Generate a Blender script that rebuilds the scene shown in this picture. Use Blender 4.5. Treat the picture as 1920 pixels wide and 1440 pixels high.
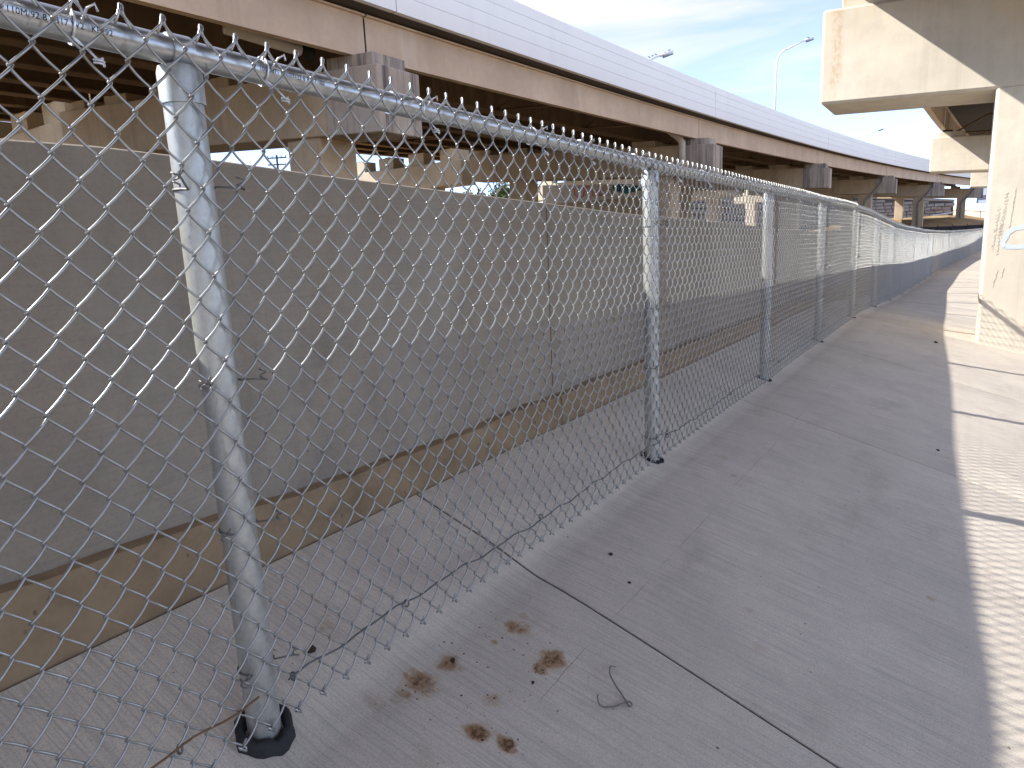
import bpy, math, random
import numpy as np
from mathutils import Matrix, Vector
random.seed(7)
SC = bpy.context.scene
for o in list(bpy.data.objects):
    bpy.data.objects.remove(o)
COL = SC.collection
rad = math.radians

# ------------------------------------------------------------------ camera
PITCH, ROLL, CAMH = rad(11.0), rad(2.7), 0.87
fwd = Vector((0, math.cos(PITCH), -math.sin(PITCH)))
r0 = Vector((1, 0, 0)); u0 = Vector((0, math.sin(PITCH), math.cos(PITCH)))
cr, sr = math.cos(ROLL), math.sin(ROLL)
RT = r0 * cr - u0 * sr; UP = r0 * sr + u0 * cr
cam = bpy.data.cameras.new('camera'); cob = bpy.data.objects.new('camera', cam); COL.objects.link(cob)
M = Matrix((RT, UP, -fwd)).transposed().to_4x4(); M.translation = (0, 0, CAMH)
cob.matrix_world = M
cam.sensor_width = 36.0; cam.lens = 1285.0 / 1920.0 * 36.0
cam.clip_start = 0.02; cam.clip_end = 3000
SC.camera = cob
SC.render.resolution_x, SC.render.resolution_y = 1024, 768

# site frame: s runs along the fence, t across it (to the right), origin at the first post
PX, PY = -0.495, 1.146
UL = math.hypot(.555, .832); UX, UY = .555 / UL, .832 / UL
NX, NY = UY, -UX
def W(s, t, z=0.0):
    return (PX + s * UX + t * NX, PY + s * UY + t * NY, z)

# ------------------------------------------------------------------ light
AZ, EL = rad(31), rad(36.55)
ds, dt = math.sin(AZ), math.cos(AZ)
travel = Vector((ds * UX + dt * NX, ds * UY + dt * NY, -math.tan(EL))).normalized()
sun = bpy.data.lights.new('sun', 'SUN'); sob = bpy.data.objects.new('sun', sun); COL.objects.link(sob)
sun.energy = 2.2; sun.angle = rad(0.55); sun.color = (1.0, .965, .895)
sob.rotation_euler = travel.to_track_quat('-Z', 'Y').to_euler()
sob.location = (-20, 0, 30)
world = bpy.data.worlds.new('World'); SC.world = world; world.use_nodes = True
wn, wl = world.node_tree.nodes, world.node_tree.links
wn.clear()
wout = wn.new('ShaderNodeOutputWorld'); bg = wn.new('ShaderNodeBackground')
sky = wn.new('ShaderNodeTexSky'); sky.sky_type = 'NISHITA'; sky.sun_disc = False
sky.sun_elevation = EL
to_sun = -travel
sky.sun_rotation = math.atan2(to_sun.x, to_sun.y)
sky.air_density = 0.35; sky.dust_density = 0.0; sky.ozone_density = 1.2; sky.altitude = 200
tc = wn.new('ShaderNodeTexCoord'); mp = wn.new('ShaderNodeMapping')
mp.inputs['Rotation'].default_value = (0.12, 0.1, rad(-38)); mp.inputs['Scale'].default_value = (1.1, 2.6, 9.0)
nz = wn.new('ShaderNodeTexNoise'); nz.inputs['Scale'].default_value = 1.5; nz.inputs['Detail'].default_value = 7
nz.inputs['Roughness'].default_value = .52; nz.inputs['Distortion'].default_value = .5
rp = wn.new('ShaderNodeValToRGB'); rp.color_ramp.elements[0].position = .44; rp.color_ramp.elements[1].position = .74
rp.color_ramp.elements[0].color = (.24, .24, .24, 1); rp.color_ramp.elements[1].color = (.92, .92, .92, 1)
mx = wn.new('ShaderNodeMix'); mx.data_type = 'RGBA'
mx.inputs[7].default_value = (2.28, 2.08, 2.02, 1)
wl.new(tc.outputs['Generated'], mp.inputs['Vector']); wl.new(mp.outputs['Vector'], nz.inputs['Vector'])
wl.new(nz.outputs['Fac'], rp.inputs['Fac']); wl.new(rp.outputs['Color'], mx.inputs['Factor'])
wl.new(sky.outputs['Color'], mx.inputs[6]); wl.new(mx.outputs[2], bg.inputs['Color'])
bg.inputs['Strength'].default_value = 0.15
wl.new(bg.outputs['Background'], wout.inputs['Surface'])
SC.view_settings.view_transform = 'Standard'; SC.view_settings.look = 'None'
SC.view_settings.gamma = 1; SC.view_settings.use_curve_mapping = False
SC.view_settings.exposure = 2.0
SC.render.engine = 'CYCLES'
SC.cycles.use_denoising = True
SC.cycles.max_bounces = 8; SC.cycles.diffuse_bounces = 5

# ------------------------------------------------------------------ materials
class NT:
    def __init__(s, name):
        s.m = bpy.data.materials.new(name); s.m.use_nodes = True
        s.n = s.m.node_tree.nodes; s.l = s.m.node_tree.links
        s.b = s.n['Principled BSDF']
    def new(s, t, **k):
        x = s.n.new(t)
        for a, v in k.items(): setattr(x, a, v)
        return x
    def put(s, sock, v):
        if v is None: return
        if hasattr(v, 'is_linked'): s.l.new(v, sock)
        else:
            if isinstance(v, (tuple, list)) and sock.type == 'RGBA' and len(v) == 3: v = (*v, 1)
            sock.default_value = v
    def math(s, op, a, b=None, c=None, clamp=False):
        x = s.new('ShaderNodeMath', operation=op); x.use_clamp = clamp
        s.put(x.inputs[0], a)
        if b is not None: s.put(x.inputs[1], b)
        if c is not None: s.put(x.inputs[2], c)
        return x.outputs[0]
    def vmath(s, op, a, b=None):
        x = s.new('ShaderNodeVectorMath', operation=op); s.put(x.inputs[0], a)
        if b is not None: s.put(x.inputs[1], b)
        return x.outputs['Value'] if op in ('DOT_PRODUCT', 'DISTANCE', 'LENGTH') else x.outputs[0]
    def pos(s):
        return s.new('ShaderNodeNewGeometry').outputs['Position']
    def obj(s):
        return s.new('ShaderNodeTexCoord').outputs['Object']
    def site(s):
        p = s.vmath('SUBTRACT', s.pos(), (PX, PY, 0))
        a = s.vmath('DOT_PRODUCT', p, (UX, UY, 0)); b = s.vmath('DOT_PRODUCT', p, (NX, NY, 0))
        z = s.vmath('DOT_PRODUCT', p, (0, 0, 1))
        c = s.new('ShaderNodeCombineXYZ'); s.put(c.inputs[0], a); s.put(c.inputs[1], b); s.put(c.inputs[2], z)
        return c.outputs[0], a, b, z
    def noise(s, vec, scale, sc=(1, 1, 1), detail=4, rough=.55, dist=0):
        if sc != (1, 1, 1): vec = s.vmath('MULTIPLY', vec, sc)
        x = s.new('ShaderNodeTexNoise'); s.put(x.inputs['Vector'], vec)
        x.inputs['Scale'].default_value = scale; x.inputs['Detail'].default_value = detail
        x.inputs['Roughness'].default_value = rough; x.inputs['Distortion'].default_value = dist
        return x.outputs['Fac']
    def vor(s, vec, scale, sc=(1, 1, 1)):
        if sc != (1, 1, 1): vec = s.vmath('MULTIPLY', vec, sc)
        x = s.new('ShaderNodeTexVoronoi'); s.put(x.inputs['Vector'], vec); x.inputs['Scale'].default_value = scale
        return x.outputs['Distance'], x.outputs['Color']
    def step(s, v, lo, hi, a=0.0, b=1.0):
        x = s.new('ShaderNodeMapRange'); x.interpolation_type = 'SMOOTHSTEP'; s.put(x.inputs[0], v)
        for i, q in zip((1, 2, 3, 4), (lo, hi, a, b)): x.inputs[i].default_value = q
        return x.outputs[0]
    def mix(s, f, a, b, mode='MIX'):
        x = s.new('ShaderNodeMix', data_type='RGBA', blend_type=mode); s.put(x.inputs[0], f)
        s.put(x.inputs[6], a); s.put(x.inputs[7], b); return x.outputs[2]
    def bump(s, h, st=.3, d=.01, nrm=None):
        x = s.new('ShaderNodeBump'); x.inputs['Strength'].default_value = st; x.inputs['Distance'].default_value = d
        s.put(x.inputs['Height'], h)
        if nrm is not None: s.put(x.inputs['Normal'], nrm)
        s.l.new(x.outputs[0], s.b.inputs['Normal']); return x.outputs[0]
    def fin(s, col=None, rough=None, metal=None, spec=None):
        s.put(s.b.inputs['Base Color'], col); s.put(s.b.inputs['Roughness'], rough)
        s.put(s.b.inputs['Metallic'], metal); s.put(s.b.inputs['Specular IOR Level'], spec)
        return s.m

def simple(name, col, rough=.7, metal=0.0, var=.12, scale=6.0, spec=.3):
    N = NT(name); p = N.obj(); f = N.noise(p, scale, detail=5)
    c2 = tuple(max(0, c * (1 - var * 2)) for c in col); c1 = tuple(min(1, c * (1 + var)) for c in col)
    return N.fin(N.mix(f, c2, c1), rough, metal, spec)

def mat_concrete(name, col, streak=0.0, grain=60.0, holes=True, dark=(.10, .085, .075), bump=.25, warm=None, streak_lo=.50):
    N = NT(name); st, s, t, z = N.site()
    big = N.noise(st, .9, detail=5, rough=.6); mid = N.noise(st, 7, detail=6, rough=.65); fine = N.noise(st, grain, detail=3)
    c = N.mix(N.step(big, .3, .7), tuple(x * .86 for x in col), tuple(min(1, x * 1.08) for x in col))
    c = N.mix(N.math('MULTIPLY', N.step(mid, .35, .75), .35), c, tuple(x * .72 for x in col))
    c = N.mix(N.math('MULTIPLY', fine, .22), c, tuple(x * .6 for x in col))
    if warm is not None:
        w = N.noise(st, 1.6, (1, 1, .35), detail=3)
        c = N.mix(N.step(w, .52, .74), c, warm)
    if streak > 0:
        v = N.noise(st, 3.2, (1, 1, .05), detail=6, rough=.7)
        v2 = N.noise(st, 11, (1, 1, .04), detail=4, rough=.7)
        m = N.math('MULTIPLY', N.math('ADD', N.step(v, streak_lo, streak_lo + .18), N.math('MULTIPLY', N.step(v2, .55, .7), .5)), streak, clamp=True)
        c = N.mix(m, c, dark)
    h = N.math('ADD', N.math('MULTIPLY', mid, .5), N.math('MULTIPLY', fine, .3))
    if holes:
        d, vc = N.vor(st, 16)
        r = N.math('GREATER_THAN', N.vmath('DOT_PRODUCT', vc, (1, 0, 0)), .80)
        hole = N.math('MULTIPLY', N.step(d, .05, .11, 1, 0), r)
        c = N.mix(N.math('MULTIPLY', hole, .8), c, tuple(x * .3 for x in col))
        h = N.math('SUBTRACT', h, hole)
    N.bump(h, bump, .004)
    return N.fin(c, .88, 0, .25)

# footpath: broom-finished concrete with rust stains
def mat_path():
    N = NT('broomed concrete'); st, s, t, z = N.site()
    col = (.75, .665, .555)
    big = N.noise(st, .8, detail=6, rough=.62); mid = N.noise(st, 5, detail=6, rough=.7)
    fine = N.noise(st, 260, detail=3, rough=.7)
    sq = N.vmath('ADD', st, N.vmath('MULTIPLY', N.vmath('SUBTRACT', N.new('ShaderNodeTexNoise').outputs['Color'], (.5, .5, .5)), (.0, .0, 0)))
    broom = N.noise(sq, 1.0, (190, 3.5, 0), detail=4, rough=.7)
    broom2 = N.noise(sq, 1.0, (70, 1.6, 0), detail=3, rough=.6)
    c = N.mix(N.step(big, .3, .7), tuple(x * .88 for x in col), tuple(x * 1.07 for x in col))
    c = N.mix(N.math('MULTIPLY', N.step(mid, .4, .8), .35), c, (.40, .36, .32))
    pinkf = N.noise(st, 2.3, detail=4)
    c = N.mix(N.math('MULTIPLY', N.step(pinkf, .5, .75), .30), c, (.50, .40, .36))
    c = N.mix(N.math('MULTIPLY', N.step(broom, .44, .64), .46), c, (.37, .335, .30))
    c = N.mix(N.math('MULTIPLY', N.step(fine, .40, .72), .52), c, (.34, .31, .28))
    # pits and specks
    d, vc = N.vor(st, 34); rr = N.vmath('DOT_PRODUCT', vc, (1, 0, 0)); sz = N.vmath('DOT_PRODUCT', vc, (0, .13, 0))
    sp = N.math('MULTIPLY', N.math('LESS_THAN', d, sz), N.math('GREATER_THAN', rr, .86))
    c = N.mix(N.math('MULTIPLY', sp, .75), c, (.075, .06, .05))
    # grime film
    gr = N.noise(st, 1.7, (1, 2.2, 1), detail=7, rough=.7)
    c = N.mix(N.math('MULTIPLY', N.step(gr, .54, .76), .34), c, (.27, .23, .195))
    # rust stains (s, t, radius, strength)
    n1 = N.noise(st, 60, detail=6, rough=.75); n2 = N.noise(st, 150, detail=3, rough=.8); n3 = N.noise(st, 14, detail=3)
    wob = N.math('MULTIPLY', N.math('SUBTRACT', n3, .5), .06)
    flat = N.vmath('MULTIPLY', st, (1, 1, 0))
    rust = None; soft = None
    for (a, b, r, k) in [(.276, .288, .043, .90), (.291, .349, .033, .88), (.563, .292, .062, .86), (.519, .290, .035, .82), (.39, .130, .055, .82),
                         (.30, .118, .075, .80), (.254, .118, .05, .76), (.60, .172, .055, .76), (.655, .16, .03, .6), (.37, .262, .030, .70), (.199, .083, .05, .6),
                         (.16, .25, .07, .5), (.27, -.12, .05, .62), (.40, -.16, .03, .6), (1.671, 1.02, .02, .66), (1.143, .605, .025, .6), (2.2, .20, .07, .55), (2.05, .30, .03, .66), (2.5, .35, .06, .55), (-.1, .3, .12, .5), (.52, .16, .02, .68), (1.0, .66, .04, .55)]:
        dd = N.math('ADD', N.vmath('DISTANCE', flat, (a, b, 0)), wob)
        f = N.math('MULTIPLY', N.step(dd, r * .15, r * 1.35, 1, 0), k)
        rust = f if rust is None else N.math('MAXIMUM', rust, f)
    f1 = N.noise(st, 38, detail=8, rough=.72, dist=.4); f2 = N.noise(st, 95, detail=5, rough=.75); f3 = N.noise(st, 22, detail=6, rough=.7)
    halo = N.math('MULTIPLY', N.step(N.math('SUBTRACT', N.math('MULTIPLY', rust, .95), f3), -.22, .45), .62)
    c = N.mix(halo, c, N.mix(f1, (.50, .36, .22), (.40, .23, .10)))
    body = N.math('MULTIPLY', N.step(N.math('SUBTRACT', N.math('MULTIPLY', rust, .88), f1), -.02, .26), .85)
    c = N.mix(N.math('MULTIPLY', body, .8), c, (.30, .145, .05))
    core = N.step(N.math('SUBTRACT', N.math('MULTIPLY', rust, .92), f2), .17, .42)
    c = N.mix(N.math('MULTIPLY', core, .85), c, (.075, .040, .018))
    # fine crumbs of rust between the stains, along the fence
    d2, vc2 = N.vor(st, 75); r2 = N.vmath('DOT_PRODUCT', vc2, (0, 1, 0)); z2 = N.vmath('DOT_PRODUCT', vc2, (.26, 0, 0))
    zone = N.math('MULTIPLY', N.step(t, .02, .10), N.math('MULTIPLY', N.step(t, .30, .5, 1, 0), N.math('MULTIPLY', N.step(s, .75, .5), N.step(s, .05, .2))))
    zone = N.math('MULTIPLY', zone, N.step(N.noise(st, 9, detail=2), .46, .58))
    cr = N.math('MULTIPLY', N.math('LESS_THAN', d2, z2), N.math('MULTIPLY', N.math('GREATER_THAN', r2, .55), zone))
    c = N.mix(cr, c, (.085, .04, .02))
    # thin form-line crack along the slabs
    w = N.math('MULTIPLY', N.math('SUBTRACT', N.noise(st, 3, detail=5), .5), .03)
    ln = N.math('ABSOLUTE', N.math('SUBTRACT', N.math('ADD', t, w), .335))
    lm = N.math('MULTIPLY', N.step(ln, .0004, .0016, 1, 0), N.step(N.noise(st, 4, detail=4), .42, .66))
    c = N.mix(N.math('MULTIPLY', lm, .5), c, (.09, .08, .07))
    h = N.math('ADD', N.math('MULTIPLY', broom, .8), N.math('ADD', N.math('MULTIPLY', broom2, .5), N.math('MULTIPLY', fine, .35)))
    h = N.math('SUBTRACT', h, N.math('ADD', sp, lm))
    N.bump(h, .42, .0025)
    return N.fin(c, .9, 0, .22)

def mat_wall():
    N = NT('cast wall concrete'); st, s, t, z = N.site()
    col = (.355, .298, .23)
    big = N.noise(st, .7, detail=5, rough=.6); mid = N.noise(st, 6, (1, 1, 1.5), detail=6, rough=.7); fine = N.noise(st, 120, detail=3)
    brush = N.noise(st, 1.0, (6, 6, 150), detail=4, rough=.7)
    c = N.mix(N.step(big, .3, .72), tuple(x * .80 for x in col), tuple(x * 1.10 for x in col))
    c = N.mix(N.math('MULTIPLY', N.step(mid, .4, .75), .4), c, (.23, .205, .18))
    c = N.mix(N.math('MULTIPLY', N.step(brush, .45, .7), .30), c, (.20, .18, .162))
    c = N.mix(N.math('MULTIPLY', N.step(fine, .45, .75), .3), c, (.16, .145, .13))
    d, vc = N.vor(st, 13); r = N.math('GREATER_THAN', N.vmath('DOT_PRODUCT', vc, (1, 0, 0)), .88)
    hole = N.math('MULTIPLY', N.step(d, .02, .06, 1, 0), r)
    c = N.mix(N.math('MULTIPLY', hole, .7), c, (.07, .06, .05))
    g = N.noise(st, 2.4, (1, 1, .5), detail=6, rough=.75)
    c = N.mix(N.math('MULTIPLY', N.step(g, .50, .76), .50), c, (.15, .13, .105))
    stn = N.noise(st, 1.3, (1, 1, .25), detail=6, rough=.7)
    c = N.mix(N.math('MULTIPLY', N.step(stn, .5, .72), .35), c, (.40, .37, .325))
    N.bump(N.math('SUBTRACT', N.math('ADD', N.math('MULTIPLY', brush, .7), N.math('MULTIPLY', fine, .4)), hole), .38, .003)
    return N.fin(c, .9, 0, .2)

def mat_near_pier():
    m = mat_concrete('cream pier concrete with rust run', (.66, .595, .49), streak=.12, holes=True, warm=(.66, .555, .41), bump=.2)
    N = NT.__new__(NT); N.m = m; N.n = m.node_tree.nodes; N.l = m.node_tree.links; N.b = N.n['Principled BSDF']
    st, s, t, z = N.site(); old = N.b.inputs['Base Color'].links[0].from_socket
    w = N.math('MULTIPLY', N.math('SUBTRACT', N.noise(st, 3.5, (1, 1, .6), detail=5, rough=.7), .5), .16)
    d = N.math('ABSOLUTE', N.math('ADD', N.math('ADD', t, .27), w))
    k = N.math('MULTIPLY', N.step(d, .01, .085, 1, 0), N.math('MULTIPLY', N.step(N.noise(st, 30, (1, 1, .5), detail=5, rough=.75), .38, .62), N.step(z, 2.2, 2.6)))
    c = N.mix(N.math('MULTIPLY', k, .62), old, (.50, .32, .17))
    g = N.noise(st, 5, (1, 1, .12), detail=6, rough=.7)
    c = N.mix(N.math('MULTIPLY', N.step(g, .56, .74), .22), c, (.42, .36, .28))
    N.l.new(c, N.b.inputs['Base Color']); return m

def mat_footing():
    N = NT('weathered footing concrete'); st, s, t, z = N.site()
    mid = N.noise(st, 7, detail=6, rough=.7); big = N.noise(st, 2.2, (1, 1, 1.2), detail=5, rough=.65)
    c = N.mix(N.step(mid, .3, .75), (.35, .255, .155), (.25, .175, .105))
    c = N.mix(N.math('MULTIPLY', N.step(big, .54, .74), .42), c, (.11, .085, .06))
    d, vc = N.vor(st, 45, (1, 1, .6)); r = N.math('GREATER_THAN', N.vmath('DOT_PRODUCT', vc, (1, 0, 0)), .62)
    hole = N.math('MULTIPLY', N.step(d, .12, .22, 1, 0), N.math('MULTIPLY', r, N.step(N.noise(st, 4, detail=2), .45, .6)))
    c = N.mix(N.math('MULTIPLY', hole, .85), c, (.045, .036, .028))
    N.bump(N.math('SUBTRACT', mid, hole), .5, .004)
    return N.fin(c, .9, 0, .2)

def mat_galv(name, col=(.60, .61, .62), metal=.55, rough=.42, stain=0.0, lo=.5, scale=1.0):
    N = NT(name); p = N.pos()
    sp = N.noise(p, 95 * scale, detail=4, rough=.6); mid = N.noise(p, 14 * scale, detail=5, rough=.65)
    c = N.mix(N.step(sp, .3, .7), tuple(x * .90 for x in col), tuple(min(1, x * 1.05) for x in col))
    c = N.mix(N.math('MULTIPLY', N.step(mid, .45, .75), .12), c, tuple(x * .68 for x in col))
    if stain > 0:
        g = N.noise(p, 26, (1, 1, .10), detail=7, rough=.72)
        c = N.mix(N.math('MULTIPLY', N.step(g, lo, lo + .14), stain), c, (.10, .085, .06))
        g2 = N.noise(p, 90, (1, 1, .30), detail=5, rough=.75)
        c = N.mix(N.math('MULTIPLY', N.step(g2, .58, .70), stain), c, (.06, .05, .04))
        gy = N.noise(p, 6, (1, 1, .5), detail=4)
        c = N.mix(N.math('MULTIPLY', N.step(gy, .5, .68), stain * .45), c, (.47, .40, .27))
    N.bump(N.math('ADD', N.math('MULTIPLY', mid, .4), N.math('MULTIPLY', sp, .3)), .07, .001)
    return N.fin(c, N.math('ADD', N.math('MULTIPLY', mid, .22), rough - .1), metal, .5)

def mat_wire():
    N = NT('galvanised wire'); p = N.pos(); st, s, t, z = N.site()
    sp = N.noise(p, 60, detail=3); g = N.noise(p, 4.5, detail=4, rough=.7)
    c = N.mix(sp, (.33, .33, .32), (.52, .52, .505))
    c = N.mix(N.math('MULTIPLY', N.step(g, .60, .72), .55), c, (.36, .30, .19))
    return N.fin(c, .36, .86, .5)

MAT = {}
MAT['path'] = mat_path(); MAT['wall'] = mat_wall(); MAT['footing'] = mat_footing()
MAT['post'] = mat_galv('galvanised post', (.50, .505, .475), .60, .43, .38, .53)
MAT['rail'] = mat_galv('galvanised rail', (.52, .53, .53), .86, .34, .42, .54)
MAT['wire'] = mat_wire()
MAT['tension'] = simple('tension wire steel', (.15, .152, .16), .45, .6, .2, 30); MAT['rusty'] = simple('rusting wire', (.26, .15, .08), .75, .2, .4, 40)
MAT['tie'] = simple('bright tie wire', (.80, .80, .82), .33, .8, .05)
MAT['ring'] = simple('dark steel ring', (.24, .23, .22), .5, .6, .2)
MAT['joint'] = simple('joint gap shade', (.035, .032, .03), .9, 0, .4, 40)
MAT['collar'] = simple('black mastic', (.035, .034, .036), .75, 0, .4, 60)
MAT['ink'] = simple('stencil ink', (.035, .03, .026), .8, 0, .3, 80)
MAT['cream'] = mat_concrete('cream bridge concrete', (.66, .595, .49), streak=.10, holes=True, warm=(.66, .555, .41), bump=.2)
MAT['cream_near'] = mat_near_pier()
MAT['pier'] = mat_concrete('tan pier concrete', (.52, .42, .305), streak=.30, holes=True, dark=(.17, .15, .14))
MAT['streaked'] = mat_concrete('streaked cap end concrete', (.46, .41, .365), streak=.80, holes=False, dark=(.115, .105, .11), streak_lo=.46)
def mat_parapet():
    N = NT('pale parapet paint'); st, s, t, z = N.site()
    a = N.noise(st, .35, detail=4); b = N.noise(st, 2.5, (1, 1, .12), detail=5, rough=.65); c = N.noise(st, 20, detail=3)
    col = N.mix(a, (.78, .775, .76), (.85, .845, .83))
    col = N.mix(N.math('MULTIPLY', N.step(b, .52, .75), .16), col, (.58, .575, .56))
    col = N.mix(N.math('MULTIPLY', c, .06), col, (.5, .5, .5)); return N.fin(col, .7, 0, .3)
MAT['parapet'] = mat_parapet()
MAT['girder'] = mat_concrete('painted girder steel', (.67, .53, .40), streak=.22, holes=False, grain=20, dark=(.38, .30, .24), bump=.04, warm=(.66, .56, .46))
MAT['girder_inner'] = mat_concrete('weathered girder steel darkened by shade', (.20, .135, .085), streak=.3, holes=False, grain=20, dark=(.07, .05, .035), bump=.05, warm=(.27, .185, .11))  # under-deck shade put into the colour of inner girders and braces
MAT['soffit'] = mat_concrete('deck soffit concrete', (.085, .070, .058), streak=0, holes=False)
MAT['bolt'] = simple('bolt head', (.12, .08, .055), .6, .3)
MAT['pipe'] = simple('drain pipe', (.30, .28, .27), .5, .1, .2)
MAT['pipe_white'] = simple('white conduit', (.66, .64, .60), .5, 0, .1)
MAT['dark'] = simple('black parts and shade', (.02, .02, .02), .9)
MAT['lamp'] = simple('white lamp pole', (.78, .78, .78), .4, .2, .04)
MAT['lens'] = simple('lamp head underside', (.22, .25, .27), .4, .1)
MAT['bird'] = simple('dark feathers', (.03, .03, .035), .8)
MAT['dirt'] = None

# ------------------------------------------------------------------ mesh helpers
ALL = []
class MB:
    def __init__(s): s.v = []; s.f = []
    def add(s, vs, fs):
        b = len(s.v); s.v += [tuple(v) for v in vs]; s.f += [tuple(i + b for i in f) for f in fs]
    def hexa(s, q):      # 8 corners: bottom loop 4, top loop 4
        s.add(q, [(3, 2, 1, 0), (4, 5, 6, 7), (0, 1, 5, 4), (1, 2, 6, 5), (2, 3, 7, 6), (3, 0, 4, 7)])
    def box(s, s0, s1, t0, t1, z0, z1, dz=0.0, c=0.0):
        # site-aligned box; dz = extra height at t1 relative to t0; c = edge chamfer on the vertical edges
        if c <= 0:
            s.hexa([W(s0, t0, z0), W(s1, t0, z0), W(s1, t1, z0 + dz), W(s0, t1, z0 + dz), W(s0, t0, z1), W(s1, t0, z1), W(s1, t1, z1 + dz), W(s0, t1, z1 + dz)][0:8])
            return
        ring = [(s0 + c, t0), (s1 - c, t0), (s1, t0 + c), (s1, t1 - c), (s1 - c, t1), (s0 + c, t1), (s0, t1 - c), (s0, t0 + c)]
        f = lambda t: dz * (t - t0) / (t1 - t0)
        inner = [(s0 + c, t0 + c), (s1 - c, t0 + c), (s1 - c, t0 + c), (s1 - c, t1 - c), (s1 - c, t1 - c), (s0 + c, t1 - c), (s0 + c, t1 - c), (s0 + c, t0 + c)]
        vs = [W(a, b, z0 + f(b) + c) for a, b in ring] + [W(a, b, z1 + f(b) - c) for a, b in ring]
        lo = [(s0 + c, t0 + c), (s1 - c, t0 + c), (s1 - c, t1 - c), (s0 + c, t1 - c)]
        vs += [W(a, b, z0 + f(b)) for a, b in lo] + [W(a, b, z1 + f(b)) for a, b in lo]
        n = 8; fs = [(i, (i + 1) % n, n + (i + 1) % n, n + i) for i in range(n)]
        fs += [(19, 18, 17, 16), (20, 21, 22, 23)]
        m = [(0, 1, 16, 17), (2, 3, 17, 18), (4, 5, 18, 19), (6, 7, 19, 16)]
        for a, b, p, q in m:
            fs += [(b, a, p, q), (8 + a, 8 + b, q + 4, p + 4)]
        fs += [(2, 1, 17), (4, 3, 18), (6, 5, 19), (0, 7, 16), (9, 10, 21), (11, 12, 22), (13, 14, 23), (15, 8, 20)]
        s.add(vs, fs)
    def tube(s, pts, r, n=8, caps=True, r1=None):
        P = [Vector(p) for p in pts]; m = len(P); base = len(s.v); ref = None
        for i, p in enumerate(P):
            d = (P[min(i + 1, m - 1)] - P[max(i - 1, 0)])
            if d.length < 1e-9: d = Vector((0, 0, 1))
            d.normalize()
            if ref is None:
                ref = Vector((0, 0, 1)) if abs(d.z) < .9 else Vector((1, 0, 0))
            a = ref - d * ref.dot(d)
            if a.length < 1e-6: a = d.orthogonal()
            a.normalize(); b = d.cross(a); ref = a
            rr = r if r1 is None else r + (r1 - r) * i / (m - 1)
            for k in range(n):
                an = 2 * math.pi * k / n
                s.v.append(tuple(p + a * (rr * math.cos(an)) + b * (rr * math.sin(an))))
        for i in range(m - 1):
            for k in range(n):
                s.f.append((base + i * n + k, base + i * n + (k + 1) % n, base + (i + 1) * n + (k + 1) % n, base + (i + 1) * n + k))
        if caps:
            s.f.append(tuple(base + k for k in range(n))[::-1]); s.f.append(tuple(base + (m - 1) * n + k for k in range(n)))
    def lathe(s, prof, c, n=20):   # prof: (r, z) from bottom to top, around vertical axis at c
        base = len(s.v)
        for r, z in prof:
            for k in range(n):
                a = 2 * math.pi * k / n; s.v.append((c[0] + r * math.cos(a), c[1] + r * math.sin(a), c[2] + z))
        for i in range(len(prof) - 1):
            for k in range(n):
                s.f.append((base + i * n + k, base + i * n + (k + 1) % n, base + (i + 1) * n + (k + 1) % n, base + (i + 1) * n + k))
    def sweep(s, prof, ss, ft, fz, caps=True):
        # prof: closed list of (dt, dz); swept along s with offset functions
        base = len(s.v); n = len(prof)
        for q in ss:
            T, Z = ft(q), fz(q)
            for a, b in prof: s.v.append(W(q, T + a, Z + b))
        for i in range(len(ss) - 1):
            for k in range(n):
                s.f.append((base + i * n + k, base + i * n + (k + 1) % n, base + (i + 1) * n + (k + 1) % n, base + (i + 1) * n + k))
        if caps:
            s.f.append(tuple(base + k for k in range(n))[::-1]); s.f.append(tuple(base + (len(ss) - 1) * n + k for k in range(n)))
    def build(s, name, mat, parent=None, smooth=False, **props):
        me = bpy.data.meshes.new(name)
        off = Vector(parent['_w']) if parent is not None else (Vector(s.v[0]) if 'origin' not in props else Vector(props.pop('origin')))
        me.from_pydata([(x - off.x, y - off.y, z - off.z) for x, y, z in s.v], [], s.f)
        me.materials.append(MAT[mat] if isinstance(mat, str) else mat)
        if smooth:
            me.polygons.foreach_set('use_smooth', [True] * len(me.polygons))
        me.update()
        o = bpy.data.objects.new(name, me); COL.objects.link(o)
        if parent is not None: o.parent = parent; o['_w'] = list(parent['_w'])
        else: o.location = off; o['_w'] = list(off)
        for k, v in props.items(): o[k] = v
        ALL.append(o); return o
def thing(name, label, cat, loc, group=None, kind=None):
    o = bpy.data.objects.new(name, None); COL.objects.link(o); o.location = loc; o['_w'] = list(loc)
    o.empty_display_size = .1
    if label: o['label'] = label
    if cat: o['category'] = cat
    if group: o['group'] = group
    if kind: o['kind'] = kind
    ALL.append(o); return o
def smooth_by_angle(o, ang=40):
    me = o.data
    me.polygons.foreach_set('use_smooth', [True] * len(me.polygons))
    me.set_sharp_from_angle(angle=rad(ang))
def lin(xs, ys):
    return lambda x: float(np.interp(x, xs, ys))
def poly(xs, ys, d):
    c = np.polyfit(xs, ys, d); return lambda x: float(np.polyval(c, x))
def frange(a, b, st):
    n = max(1, int(math.ceil((b - a) / st - 1e-6))); return [a + (b - a) * i / n for i in range(n + 1)]
def sm(a, b, x):
    x = min(1, max(0, (x - a) / (b - a))); return x * x * (3 - 2 * x)

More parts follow.
